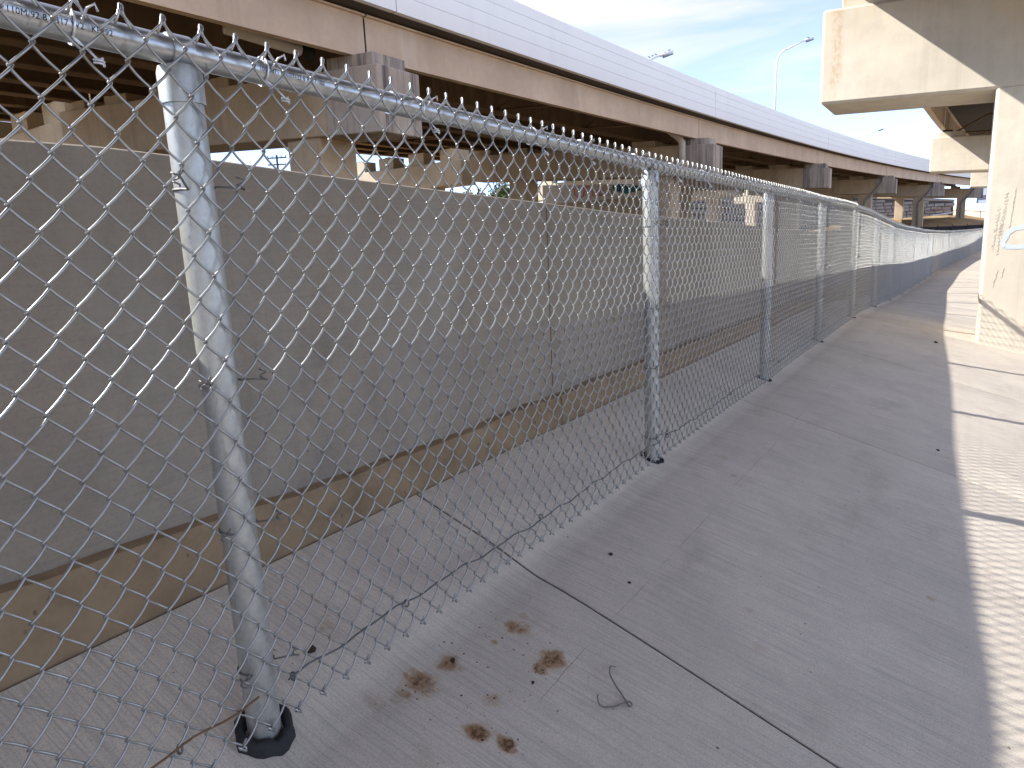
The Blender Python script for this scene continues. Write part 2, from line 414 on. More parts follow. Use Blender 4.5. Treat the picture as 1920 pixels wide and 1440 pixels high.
# ------------------------------------------------------------------ site surface
FS = [-20, 0, 8, 9.6, 11.7, 13.3, 15.4, 17.7, 22, 28, 36, 47, 60, 90]
FZ = [0, 0, -.02, -.08, -.17, -.21, -.24, -.28, -.32, -.35, -.34, -.31, -.25, -.1]
FA = [0, 0, 0, .02, .03, .06, .08, .12, .2, .45, .99, 1.7, 2.8, 6.4]
fz0, fa0 = lin(FS, FZ), lin(FS, FA)
def fz(s): return (fz0(s - .8) + 2 * fz0(s) + fz0(s + .8)) / 4
def fa(s): return (fa0(s - 1.5) + 2 * fa0(s) + fa0(s + 1.5)) / 4
def kf(s): return -.26 + .22 * sm(5.5, 15, s)
def shade_dip(r):      # added dip, shaped so the strip along the fence shades brighter
    if r < -.12: return 0.0
    if r < .10: return -.013 * sm(-.12, .12, r)
    return -.013 * sm(-.12, .12, .10) * math.exp(-(r - .10) / .11)
def zg(s, t):
    r = t - fa(s)
    return fz(s) + kf(s) * min(r, 6) + shade_dip(r) - shade_dip(0)

# ------------------------------------------------------------------ footpath slabs
path = thing('path', None, None, W(0, 0, 0), kind='structure')
JS = [-6.2, -3.85, -1.5, .85, 3.2, 5.62, 7.93, 9.1, 10.25, 11.45, 12.65]
while JS[-1] < 62: JS.append(JS[-1] + 1.2 + max(0, JS[-1] - 25) * .06)
TS = [-.400, -.35, -.3, -.2, -.1, -.05, 0, .03, .05, .065, .075, .085, .095, .105, .115, .125, .135, .145, .155, .165, .18, .25, .4, .6, .9, 1.3, 1.8, 2.5, 3.4, 4.4]
for a, b in zip(JS[:-1], JS[1:]):
    mb = MB(); g = .0042 if a < 9 else .006
    ns = 6 if b < 9 else 3
    ss = [a + g + (b - a - 2 * g) * i / ns for i in range(ns + 1)]
    ss = [ss[0], ss[0] + .004] + ss[1:-1] + [ss[-1] - .004, ss[-1]]
    nr = len(ss); nt = len(TS)
    for i, s0 in enumerate(ss):
        ed = -.0012 if i in (0, nr - 1) else 0
        for t0 in TS:
            s1 = s0 - .14 * t0 if s0 < 9 else s0 - .14 * t0
            tt = t0 + fa(s1); mb.v.append(W(s1, tt, zg(s1, tt) + ed))
    for i in range(nr - 1):
        for k in range(nt - 1):
            mb.f.append((i * nt + k, (i + 1) * nt + k, (i + 1) * nt + k + 1, i * nt + k + 1)[::-1])
    b0 = len(mb.v)
    ring = [(0, k) for k in range(nt)] + [(i, nt - 1) for i in range(1, nr)] + [(nr - 1, k) for k in range(nt - 2, -1, -1)] + [(i, 0) for i in range(nr - 2, 0, -1)]
    idx = [i * nt + k for i, k in ring]
    for j in idx:
        x, y, z = mb.v[j]; mb.v.append((x, y, z - .12))
    m = len(idx)
    for j in range(m): mb.f.append((idx[j], idx[(j + 1) % m], b0 + (j + 1) % m, b0 + j))
    o = mb.build('slab', 'path', path); smooth_by_angle(o, 50)

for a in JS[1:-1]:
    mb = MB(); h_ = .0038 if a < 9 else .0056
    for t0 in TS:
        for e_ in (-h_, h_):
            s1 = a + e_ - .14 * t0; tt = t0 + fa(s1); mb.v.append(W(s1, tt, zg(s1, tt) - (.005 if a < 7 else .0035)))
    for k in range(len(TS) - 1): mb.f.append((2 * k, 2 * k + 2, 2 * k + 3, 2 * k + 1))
    mb.build('joint_shade', 'joint', path)  # dark strip painting the shade down in the slab gap

# ------------------------------------------------------------------ terrain
def mat_dirt():
    N = NT('dry earth'); st, s, t, z = N.site()
    a = N.noise(st, .5, detail=6); b = N.noise(st, 5, (1, 1, 3), detail=6, rough=.7)
    c = N.mix(N.step(a, .35, .65), (.24, .16, .085), (.36, .25, .125))
    c = N.mix(N.math('MULTIPLY', N.step(b, .45, .7), .6), c, (.16, .11, .06))
    N.bump(b, .6, .05); return N.fin(c, .95, 0, .1)
MAT['dirt'] = mat_dirt()
def terr(s, t):
    r = t - fa(min(max(s, -20), 90)); z = zg(min(max(s, -20), 90), t) - .16 if r > -.55 else .18
    if r > 6: z = zg(min(max(s, -20), 90), fa(min(max(s, -20), 90)) + 6) - .16
    if r <= -.55:
        z = .18 + 1.75 * sm(58, 82, s) * sm(14, 4, abs(t + 5.5)) * (1 + .14 * math.sin(s * .9 + t * 1.7)) + .7 * sm(80, 110, s)
    elif s > 60: z += .5 * sm(60, 100, s) + 1.5 * sm(60, 84, s) * sm(14, 4, abs(t + 5.5)) * sm(-.5, -2.5, r - 2)
    return z
tsv = sorted(set([-900, -400, -200, -100] + list(range(-60, 120, 2)) + [130, 160, 220, 400, 900]))
ttv = sorted(set([-900, -400, -200, -100, -70, -50] + [x * 2.0 for x in range(-20, 12)] + [-1.2, -.62, -.50, 0.7, 1.4, 3, 5, 7, 9, 12, 18] + [30, 60, 120, 300, 900]))
mb = MB()
for s0 in tsv:
    for t0 in ttv:
        tt = t0 + (fa(min(max(s0, -20), 90)) if abs(t0) < 20 else 0); mb.v.append(W(s0, tt, terr(s0, tt)))
nt = len(ttv)
for i in range(len(tsv) - 1):
    for k in range(nt - 1): mb.f.append((i * nt + k, i * nt + k + 1, (i + 1) * nt + k + 1, (i + 1) * nt + k))
o = mb.build('ground', 'dirt', None, smooth=True, kind='structure')

# ------------------------------------------------------------------ retaining wall behind the fence
TWALL = -.415
wtop = lin([-8, -.1, .09, .31, .55, 1.08, 1.9, 2.8, 3.46, 5.4, 9, 14, 22, 40], [1.08, 1.111, 1.120, 1.116, 1.10, 1.083, 1.058, 1.026, 1.018, .974, .90, .74, .62, .62])
def wt(s): return .003 + (wtop(s - .15) + wtop(s) + wtop(s + .15)) / 3
wall = thing('retaining_wall', 'long grey cast concrete wall standing behind the chain link fence', 'wall', W(0, TWALL, 0))
wj = [-7.0, -4.1, 1.89, 7.9, 13.9, 19.9, 25.9, 31.9, 37.9]
for a, b in zip(wj[:-1], wj[1:]):
    mb = MB(); g = .004; ss = frange(a + g, b - g, .3); base = len(mb.v)
    for i, s0 in enumerate(ss):
        T = TWALL - .036 + fa(s0); zt = wt(s0); zb = zg(s0, T) - .08
        for dt_, z in ((0, zb), (0, zt - .012), (-.004, zt - .004), (-.012, zt), (-.20, zt), (-.21, zt - .01), (-.22, zb)):
            mb.v.append(W(s0, T + dt_, z))
    n = 7
    for i in range(len(ss) - 1):
        for k in range(n): mb.f.append((base + i * n + k, base + (i + 1) * n + k, base + (i + 1) * n + (k + 1) % n, base + i * n + (k + 1) % n))
    mb.f.append(tuple(range(n))); mb.f.append(tuple(range((len(ss) - 1) * n, len(ss) * n))[::-1])
    o = mb.build('wall_panel', 'wall', wall); smooth_by_angle(o, 35)
ftop = lin([-7, -.23, .25, .9, 1.7, 2.6, 8, 40], [.30, .292, .265, .237, .237, .232, .20, .05])
for a, b in zip(wj[:-1], wj[1:]):
    mb = MB(); ss = frange(a + .003, b - .003, .12); base = 0; n = 5
    for i, s0 in enumerate(ss):
        wob = .004 * math.sin(s0 * 9) + .003 * math.sin(s0 * 23 + 1)
        T = TWALL + .006 + fa(s0); zt = max(ftop(s0) + wob, zg(s0, T) + .07); zb = zg(s0, T) - .05
        for dt_, z in ((0, zb), (.001, zt - .014), (-.007, zt), (-.0405, zt + .004), (-.0405, zb)):
            mb.v.append(W(s0, T + dt_, z))
    for i in range(len(ss) - 1):
        for k in range(n): mb.f.append((i * n + k, (i + 1) * n + k, (i + 1) * n + (k + 1) % n, i * n + (k + 1) % n))
    o = mb.build('footing', 'footing', wall); smooth_by_angle(o, 35)

# ------------------------------------------------------------------ chain link fence
fence = thing('chain_link_fence', 'galvanised chain link fence with round posts and top rail along the path', 'fence', W(0, 0, 0))
PS = [-1.9, 0, 1.92, 3.81, 5.68, 7.72]
while PS[-1] < 56: PS.append(PS[-1] + 1.92)
def fo(s): return fz(s) - .012 * min(max(s, -1.5), 2)    # local drop of the fence line
RZ, RR, PR = 1.197, .021, .030
for i, s0 in enumerate(PS):
    T = fa(s0); c = W(s0, T, 0); zb = zg(s0, T); zt = RZ + fo(s0) - RR
    near = i < 8; n = 28 if near else 12
    mb = MB(); mb.lathe([(PR, zb - .1), (PR, zb + .2), (PR, zb + .5), (PR, zt - .5), (PR, zt - .012)], (c[0], c[1], 0), n)
    post = mb.build('post', 'post', fence, smooth=True)
    # tops: sleeve with a loop that carries the rail
    mb = MB(); mb.lathe([(PR + .0008, zt - .058), (PR + .0035, zt - .058), (PR + .0035, zt - .012), (PR + .001, zt - .003), (PR - .010, zt + .001), (.006, zt + .004)], (c[0], c[1], 0), n)
    cp = mb.build('post_cap', 'tie' if False else 'post', post); smooth_by_angle(cp, 50)
    mb = MB(); k = 24 if near else 10; b0 = 0
    for j in range(k):
        an = 2 * math.pi * j / k
        for ds_, rr in ((-.017, RR + .0005), (-.017, RR + .0040), (.017, RR + .0040), (.017, RR + .0005)):
            mb.v.append(W(s0 + ds_, T + rr * math.cos(an), zt + RR + rr * math.sin(an)))
    for j in range(k):
        for q in range(4): mb.f.append((j * 4 + q, ((j + 1) % k) * 4 + q, ((j + 1) % k) * 4 + (q + 1) % 4, j * 4 + (q + 1) % 4))
    lp = mb.build('rail_loop', 'rail', post); smooth_by_angle(lp, 50)
    # mastic collar
    mb = MB(); R1 = .051 if i == 1 else .046; hh = .026 if i == 1 else .008
    base = len(mb.v); nn = 22
    for r_, z_ in ((R1 + .004, -.03), (R1 + .002, hh * .6), (R1 - .004, hh), (R1 - .013, hh - .003), (PR + .004, -.006 if i == 1 else hh * .5), (PR - .002, -.008)):
        for q in range(nn):
            an = 2 * math.pi * q / nn; w_ = 1 + .05 * math.sin(q * 2.3 + i) + .04 * math.sin(q * 1.1 + 2 * i)
            ds_, dt_ = r_ * w_ * math.cos(an), r_ * w_ * math.sin(an)
            mb.v.append(W(s0 + ds_, T + dt_, zg(s0 + ds_, T + dt_) + z_ + .003 * math.sin(q * 1.9)))
    for a_ in range(5):
        for q in range(nn): mb.f.append((base + a_ * nn + q, base + a_ * nn + (q + 1) % nn, base + (a_ + 1) * nn + (q + 1) % nn, base + (a_ + 1) * nn + q))
    mb.build('collar', 'collar', post, smooth=True)
# rails between couplings
RJ = [-2.6, .55, 6.9, 13.2, 19.5, 25.8, 32.1, 38.4, 44.7, 51, 57.2]
for a, b in zip(RJ[:-1], RJ[1:]):
    mb = MB(); mb.tube([W(q, fa(q), RZ + fo(q)) for q in frange(a + .002, b - .002, .4)], RR, 24 if a < 8 else 10)
    o = mb.build('top_rail', 'rail', fence); smooth_by_angle(o, 50)
for q in RJ[1:-1]:
    mb = MB(); z = RZ + fo(q)
    mb.tube([W(q - .075, fa(q), RZ + fo(q - .075)), W(q - .072, fa(q), RZ + fo(q - .072)), W(q + .06, fa(q), RZ + fo(q + .06)), W(q + .085, fa(q), RZ + fo(q + .085))], RR + .0022, 24 if q < 8 else 10)
    o = mb.build('rail_sleeve', 'rail', fence); smooth_by_angle(o, 50)

# fabric: zig-zag wires hooked into their neighbours
V, HP, WR, TM = .068, .030, .0020, .0385
def wire_pts(odd, fine=True, top=1.226, rows=17.5, jit=0.0, seed=0):
    rg = random.Random(seed); pts = []
    fr = [0, .07, .17, .36, .5, .64, .83, .93] if fine else [0]
    A = HP / 2 + .0026; rd = .0058
    nh = int(rows * 2); z = top; sg = 1 if not odd else -1
    x0 = sg * A
    bend = 1 if not odd else -1
    if fine:   # knuckle: bent back over its partner
        pts += [(x0 + sg * .0105, -bend * .0030, z - .0235), (x0 + sg * .0075, -bend * .0056, z - .0150), (x0 + sg * .0035, -bend * .0060, z - .0040), (x0 + sg * .0015, -bend * .0050, z + .0025), (x0 - sg * .0005, -bend * .0010, z + .0050), (x0 - sg * .0015, bend * .0020, z + .0030)]
    for h in range(nh):
        dirn = -sg if h % 2 == 0 else sg
        xa = -dirn * A; xb = dirn * A
        dj = rg.uniform(-jit, jit)
        for f in fr:
            x = xa + (xb - xa) * (f * .93 + .07 * (.5 - .5 * math.cos(math.pi * f)))
            y = rd * max(0.0, math.sin(math.pi * f)) ** .62 * (-1 if dirn > 0 else 1)
            if f == 0: z_ = z
            else: z_ = z - V / 2 * f
            pts.append((x, y + dj, z_))
        z -= V / 2
    dirn = -sg if nh % 2 == 0 else sg
    xe = -dirn * A
    pts.append((xe, 0, z))
    if fine: pts += [(xe - dirn * .0015, -bend * .003, z - .0035), (xe + dirn * .001, -bend * .006, z - .006), (xe + dirn * .009, -bend * .0055, z + .002), (xe + dirn * .013, -bend * .004, z + .009)]
    return pts
def wire_mesh(name, pts, n):
    mb = MB()
    mb.tube([(p[0], -p[1], p[2]) for p in pts], WR, n)       # local: x along fence, -y toward the path
    me = bpy.data.meshes.new(name); me.from_pydata(mb.v, [], mb.f); me.materials.append(MAT['wire'])
    me.polygons.foreach_set('use_smooth', [True] * len(me.polygons)); me.update(); return me
NV = 5
WM = {}
for odd in (0, 1):
    for k in range(NV): WM[odd, k] = wire_mesh('mesh_wire', wire_pts(odd, True, jit=.0009, seed=k * 2 + odd), 6)
S_START = -1.14 - HP * 9
phase = .0787 + HP / 2           # node between an even and an odd wire sits at s = .0787
i0 = int(math.floor((S_START - phase) / HP)); rotz = math.atan2(UY, UX)
count = 0; far_pts = []
i = i0
while True:
    s0 = phase + (i - 1) * HP
    if s0 > 56: break
    odd = i % 2
    bulge = .004 * math.sin(s0 * 2.1) + .002 * math.sin(s0 * 5.3 + 1)
    p = W(s0, fa(s0) + TM + max(-.0015, bulge), fo(s0) + .0025 * math.sin(s0 * 3.1))
    if count < 300:
        o = bpy.data.objects.new('mesh_wire', WM[odd, random.randrange(NV)]); COL.objects.link(o); o.parent = fence
        b = fence['_w']; o.location = (p[0] - b[0], p[1] - b[1], p[2] - b[2]); o.rotation_euler = (0, 0, rotz)
        o['_w'] = [0, 0, 0]; ALL.append(o); count += 1
    else: far_pts.append((p, odd, s0))
    i += 1
mb = MB(); co, si = math.cos(rotz), math.sin(rotz)
proto = {}
for odd in (0, 1):
    q = MB(); pts = wire_pts(odd, False)
    mid = []
    for a, b in zip(pts[:-1], pts[1:]):
        dirn = 1 if b[0] > a[0] else -1
        mid += [a, ((a[0] + b[0]) / 2, -.0055 * dirn, (a[2] + b[2]) / 2)]
    mid.append(pts[-1]); q.tube([(x, -y, z) for x, y, z in mid], WR * 1.02, 4, caps=False)
    proto[odd] = (np.array(q.v), np.array(q.f))
vs, fs, nb = [], [], 0
for p, odd, s0 in far_pts:
    v, f = proto[odd]
    w = np.stack([v[:, 0] * co - v[:, 1] * si + p[0], v[:, 0] * si + v[:, 1] * co + p[1], v[:, 2] + p[2]], 1)
    vs.append(w); fs.append(f + nb); nb += len(v)
vs = np.concatenate(vs) - np.array(fence['_w']); fs = np.concatenate(fs)
me = bpy.data.meshes.new('mesh_fabric'); me.from_pydata(vs.tolist(), [], fs.tolist()); me.materials.append(MAT['wire'])
me.polygons.foreach_set('use_smooth', [True] * len(me.polygons)); me.update()
o = bpy.data.objects.new('mesh_fabric', me); COL.objects.link(o); o.parent = fence; o['kind'] = 'stuff'; o['_w'] = [0, 0, 0]; ALL.append(o)

# tension wire near the ground
for a, b in zip(PS[:-1], PS[1:]):
    if a > 20: break
    mb = MB(); ph = a
    mb.tube([W(q, fa(q) + TM + .0060 + .003 * math.sin(q * 52), fo(q) + .108 + .006 * math.sin((q - a) / (b - a) * 9.4 + ph) + .004 * math.sin(q * 26)) for q in frange(a + .03, b - .03, .025)], .0021, 6)
    mb.build('tension_wire', 'tension' if a >= 0 else 'rusty', fence, smooth=True)
# ties round the rail, bright, with a twisted end below
ties = [-.62, -.16, .15, .56, 1.04, 1.33, 1.75, 2.12, 2.52, 2.95, 3.35, 3.7, 4.1, 4.55, 5.0, 5.4, 5.9, 6.4, 6.9, 7.4]
for s0 in ties:
    mb = MB(); z = RZ + fo(s0); T = fa(s0); pts = []
    for j in range(20):
        an = rad(-50 + 300 * j / 19); pts.append(W(s0 + .010 * j / 19, T + (RR + .0025) * math.cos(an), z + (RR + .0025) * math.sin(an)))
    pts = [W(s0 + .018, T + TM + .006, z - .052), W(s0 + .012, T + TM + .004, z - .046), W(s0 + .005, T + TM - .004, z - .033)] + pts + [W(s0 + .012, T + TM, z + .016), W(s0 + .02, T + TM + .007, z + .022), W(s0 + .024, T + TM + .004, z + .014)]
    mb.tube(pts, .0019, 6)
    for q in range(2):
        hp = [W(s0 + .016 + .006 * math.cos(an), T + TM + .004 + .006 * math.sin(an), z - .052 - .004 * q + .001 * an) for an in [2 * math.pi * j / 10 for j in range(11)]]
        mb.tube(hp, .0017, 5)
    mb.build('rail_tie', 'tie', fence, smooth=True)
# ties round the posts
for i, s0 in enumerate(PS[:6]):
    T = fa(s0)
    for z in (.13, .42, .66, .98):
        mb = MB(); z0 = z + fo(s0) + random.uniform(-.02, .02)
        pts = [W(s0 + .062, T + TM + .006, z0 - .003), W(s0 + .045, T + TM - .004, z0)]
        pts += [W(s0 + (PR + .0022) * math.cos(rad(an)), T + (PR + .0022) * math.sin(rad(an)), z0 + .002 * an / 90) for an in range(40, -221, -20)]
        pts += [W(s0 - .042, T + TM, z0 + .004), W(s0 - .052, T + TM + .008, z0 + .012), W(s0 - .046, T + TM + .010, z0 + .020)]
        mb.tube(pts, .0019, 6)
        for q in (-1, 1):
            mb.tube([W(s0 + q * .056 + .005 * math.cos(an), T + TM + .004 + .006 * math.sin(an), z0 + .002 * an - .004) for an in [2 * math.pi * j / 8 * 1.6 for j in range(9)]], .0016, 5)
        mb.build('post_tie', 'ring', fence, smooth=True)
# hog rings on the tension wire
for s0 in [-.55, -.18, .045, .36, .95, 1.98, 2.9, 4.0]:
    mb = MB(); zc = fo(s0) + .108
    mb.tube([W(s0 + .002 * math.sin(an), fa(s0) + TM + .003 + .007 * math.cos(an), zc + .007 * math.sin(an)) for an in [2 * math.pi * j / 10 for j in range(12)]], .0021, 6)
    mb.build('hog_ring', 'ring', fence, smooth=True)

# stencilled pipe marking, wrapped on the rail
def rail_text(txt, s_start, size, ang0, name):
    cu = bpy.data.curves.new('tmp', 'FONT'); cu.body = txt; cu.size = 1; cu.resolution_u = 2
    to = bpy.data.objects.new('tmp', cu); COL.objects.link(to); bpy.context.view_layer.update()
    me = bpy.data.meshes.new_from_object(to); bpy.data.objects.remove(to)
    r_ = RR + .00035; off = Vector(fence['_w'])
    for v in me.vertices:
        q = s_start + v.co.x * size * .95; an = ang0 + (v.co.y * size) / RR
        w_ = W(q, fa(q) + r_ * math.cos(an), RZ + fo(q) + r_ * math.sin(an)); v.co = Vector(w_) - off
    me.materials.clear(); me.materials.append(MAT['ink'])
    o = bpy.data.objects.new(name, me); COL.objects.link(o); o.parent = fence; o['_w'] = [0, 0, 0]; ALL.append(o)
rail_text('K03 110M/92 8 R317 W2   KP292', -.26, .0115, rad(-18), 'pipe_stencil')
rail_text('101 0871 RN/03123 8 R317 102', .135, .0115, rad(-12), 'pipe_stencil')

# ------------------------------------------------------------------ left viaduct
LT = poly([-15, 8.26, 22.74, 37.56, 53.39, 69.74, 86.4], [-6.15, -6.37, -5.84, -4.85, -3.26, -.9, 1.94], 3)
def LG(s): return 3.78 + .0155 * s                         # girder bottom
PIERS = [-6.9, 7.75, 22.25, 37.1, 52.9, 69.2, 85.8]
XS = .07                                                    # cross fall, rising to the left
def ibeam(h, bf, tf, tw):
    return [(-bf, 0), (bf, 0), (bf, tf), (tw, tf), (tw, h - tf), (bf, h - tf), (bf, h), (-bf, h), (-bf, h - tf), (-tw, h - tf), (-tw, tf), (-bf, tf)]
def viaduct(name, label, ft, fz_, piers, ng, gsp, cols, side=-1, xs=XS, par=.92, deckend=True, braces=True, goff=.64, seg_from=None):
    root = thing(name, label, 'viaduct', W(8, ft(8) + side * 4, 0))
    a0, b0 = piers[0], piers[-1]
    # deck slab with overhang
    w = goff + gsp * (ng - 1) + .55
    mb = MB()
    e = side
    prof = [(e * .21, .66), (e * .21, .70), (e * w, .70 + xs * w), (e * w, .66 + xs * w - .22 + .2), (e * (w - .1), .66 + xs * w - .02), (e * (goff + .1), .62 + .03)]
    prof = [(e * .23, .665), (e * .23, .80), (e * w, .80 + xs * w), (e * w, .665 + xs * w), (e * (goff + .12), .662)]
    if e < 0: prof = prof[::-1]
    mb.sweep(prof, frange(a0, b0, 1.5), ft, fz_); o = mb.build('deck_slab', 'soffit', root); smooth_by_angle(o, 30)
    # girders, one per span and line
    for sp in range(len(piers) - 1):
        p0, p1 = piers[sp] + .02, piers[sp + 1] - .02
        for g in range(ng):
            h = .64; off = goff + .1 + g * gsp
            mb = MB(); pr = ibeam(h, .115 if g == 0 else .16, .028, .012)
            dz_ = xs * g * gsp
            if g == 0: pr = [(e * -.10 + x * .55, z) if z < .1 or z > .5 else (x, z) for x, z in pr]
            mb.sweep(pr, frange(p0, p1, 1.5), lambda q: ft(q) + e * off, lambda q: fz_(q) + dz_)
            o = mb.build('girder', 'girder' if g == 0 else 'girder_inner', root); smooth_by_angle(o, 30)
            if g == 0 and p0 < 60:
                mb = MB(); q = p0 + .5
                while q < p1 - .2:
                    x = ft(q) + e * off - e * .0125
                    mb.tube([W(q, x + e * .004, fz_(q) + .50), W(q, x - e * .006, fz_(q) + .50)], .013, 6); q += .78
                if sp == 2:
                    for aa in range(3):
                        for bb in range(9):
                            q = p0 + .08 + aa * .07; x = ft(q) + e * off - e * .0125
                            mb.tube([W(q, x + e * .004, fz_(q) + .08 + bb * .055), W(q, x - e * .006, fz_(q) + .08 + bb * .055)], .009, 6)
                bo = mb.build('bolt_row', 'bolt', o); bo['kind'] = 'stuff'
        if braces:
            q = p0 + 1.6
            while q < p1 - 1 and p0 < 40:
                for g in range(ng - 1):
                    ta = ft(q) + e * (goff + .1 + g * gsp + .02); tb = ft(q) + e * (goff + .1 + (g + 1) * gsp - .02)
                    za = fz_(q) + xs * g * gsp; zb = fz_(q) + xs * (g + 1) * gsp
                    mb = MB(); mb.tube([W(q, ta, za + .06), W(q, tb, zb + .06)], .03, 4)
                    mb.tube([W(q + .02, ta, za + .06), W(q + .02, (ta + tb) / 2, (za + zb) / 2 + .56), W(q + .02, tb, zb + .06)], .028, 4)
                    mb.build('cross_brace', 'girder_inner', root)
                q += 4.3
    # parapet panels with grooves
    H = par
    face = [(0, 0)]
    for gz in (.26, .50, .72):
        face += [(0, gz * H / .92 - .008), (e * .014, gz * H / .92 - .004), (e * .014, gz * H / .92 + .004), (0, gz * H / .92 + .008)]
    prof = face + [(0, H), (e * .22, H), (e * .26, .05), (e * .26, .012), (e * .02, 0)]
    prof = [(x + e * .21, z + .66) for x, z in prof]
    if e < 0: pass
    else: prof = prof
    js = []
    for sp in range(len(piers) - 1):
        n = 1
        js += [piers[sp] + .3 + (piers[sp + 1] - piers[sp]) * k / n for k in range(n)]
    js.append(piers[-1] + .2)
    for a, b in zip(js[:-1], js[1:]):
        mb = MB(); wide = .018 if any(abs(b - p - .3) < .01 for p in piers) else .007
        mb.sweep(prof if e > 0 else prof, frange(a + .004, b - wide, 1.2), ft, fz_)
        o = mb.build('parapet_panel', 'parapet', root); smooth_by_angle(o, 30)
    # far side parapet
    mb = MB(); w2 = w - .3
    mb.sweep([(e * w2, .8 + xs * w2), (e * w2, .8 + xs * w2 + .85), (e * (w2 + .25), .8 + xs * w2 + .85), (e * (w2 + .25), .66 + xs * w2)], frange(a0, b0, 2), ft, fz_)
    mb.build('far_parapet', 'parapet', root)
    return root
def pier(label, s0, tend, gb, side, xs, length, ng, gsp, colspec, mats=('pier', 'streaked'), drop=.25, caph=.95, thick=.95, group=None, goff=.64, zbase=-.8, streak_end=True, ped_first=.17, chamf=.025):
    root = thing('bridge_pier', label, 'pier', W(s0, tend + side * length * .4, zbase), group)
    e = side
    z1 = gb - drop; z0 = z1 - caph
    sa, sb = s0 - thick / 2, s0 + thick / 2
    def bx(name, t_in, t_out, zlo, zhi, mat, c=chamf, a=sa, b=sb, sx=xs):
        mb = MB(); lo, hi = sorted((t_in, t_out))
        zz = lambda t: sx * abs(t - tend)
        mb.box(a, b, lo, hi, zlo + zz(lo), zhi + zz(lo), dz=zz(hi) - zz(lo), c=c)
        return mb.build(name, mat, root)
    if streak_end:
        bx('cap_end', tend, tend + e * 1.15, z0, z1, mats[1], c=.012)
        bx('cap', tend + e * 1.153, tend + e * length, z0, z1, mats[0], c=.012)
    else:
        bx('cap', tend, tend + e * length, z0, z1, mats[0])
    for g in range(ng):
        c = tend + e * (goff + .1 + g * gsp)
        wd = .42
        if g == 0: bx('pedestal', tend + e * ped_first, c + e * wd, z1 + .0 + .002, z1 + drop - .045, mats[1] if streak_end else mats[0], a=sa + .12, b=sb - .12, c=.01)
        else: bx('pedestal', c - e * wd, c + e * wd, z1 + .002, z1 + drop - .045, mats[0], a=sa + .12, b=sb - .12, c=.01)
        bx('bearing', c - .12, c + .12, z1 + drop - .043, z1 + drop - .002, 'dark', a=s0 - .25, b=s0 + .25, c=.004)
    for off, wid, dep in colspec:
        mb = MB(); t_a, t_b = sorted((tend + e * off, tend + e * (off + wid)))
        zt = z0 + xs * min(off, off + wid) + .02
        mb.box(s0 - dep / 2, s0 + dep / 2, t_a, t_b, zbase, zt, c=.025)
        mb.build('column', mats[0], root)
    return root
left = viaduct('elevated_road', 'long curving elevated road with pale panelled parapet and tan girders', LT, LG, PIERS, 6, 1.66, None)
names = ['bridge pier outside the frame behind the left fence end', 'dark streaked pier cap seen above the first bay of fence', 'bridge pier rising behind the second fence post with grey streaked cap end',
         'bridge pier with square cap end above the fourth fence post', 'bridge pier with slanting drain pipe, nearer of the three with pipes', 'bridge pier with drain pipe in the middle of the three piped piers', 'bridge pier with drain pipe half hidden behind the near cream column']
LP = []
for i, s0 in enumerate(PIERS[1:], 1):
    LP.append(pier(names[i], s0, LT(s0), LG(s0), -1, XS, 9.5, 6, 1.66, [(1.42, .80, .80), (7.0, .8, .8)], group='piers under the elevated road', zbase=-.3))
for i, s0 in ((4, PIERS[4]), (5, PIERS[5]), (6, PIERS[6])):
    r = LP[i - 1]; te = LT(s0); z1 = LG(s0) - .25; sf = s0 - .56
    mb = MB(); mb.tube([W(sf + .3, te - .78, z1 + .33), W(sf, te - .78, z1 + .12), W(sf, te - .78, z1 - .12), W(sf, te - .85, z1 - .25), W(sf, te - 1.72, z1 - 1.25), W(sf + .02, te - 1.80, z1 - 1.42), W(sf + .02, te - 1.80, .2)], .085, 10)
    mb.build('drain_pipe', 'pipe', r, smooth=True)
# drain elbow by the second pier and white conduit by the nearest one
s0 = PIERS[2]; te = LT(s0)
mb = MB(); mb.tube([W(s0 - 1.3, te - 1.2, LG(s0) + .25), W(s0 - .85, te - 1.0, LG(s0) + .02), W(s0 - .7, te - .95, LG(s0) - .12), W(s0 - .68, te - .95, LG(s0) - .9)], .11, 12)
mb.build('drain_pipe', 'pipe_white', LP[1], smooth=True)
s0 = PIERS[1]; te = LT(s0)
mb = MB(); mb.tube([W(s0 - 2.05, te - 1.25, LG(s0) + .13), W(s0 - .95, te - 1.05, LG(s0) + .02)], .085, 12); mb.build('conduit', 'pipe_white', LP[0], smooth=True)
mb = MB(); mb.tube([W(s0 - .95, te - 1.05, LG(s0) + .02), W(s0 - .75, te - 1.01, LG(s0) + .0)], .092, 12); mb.build('conduit_coupling', 'dark', LP[0], smooth=True)

# ------------------------------------------------------------------ second viaduct farther left
L2 = lambda s: LT(s) - 10.25
G2 = lambda s: LG(s) + .95
back = viaduct('elevated_road', 'second elevated road behind the first, only its tan beams showing', L2, G2, PIERS[:6], 4, 1.7, None, par=.8)
lab2 = ['', 'pale pier cap end just above the wall at the left edge', 'long beige pier cap seen through the fence left of the green bush', 'beige pier of the farther road behind the third near pier', 'sunlit square column beside the dark piped pier', 'sunlit square column farthest right under the roads']
for i, s0 in enumerate(PIERS[1:6], 1):
    pier(lab2[i], s0 + .4, L2(s0), LG(s0) + .95, -1, .0, 7.2, 4, 1.7, [(1.6, .9, .9), (5.2, .9, .9)], mats=('cream', 'cream'), drop=.53, streak_end=False, group='piers under the second road', zbase=-.3)

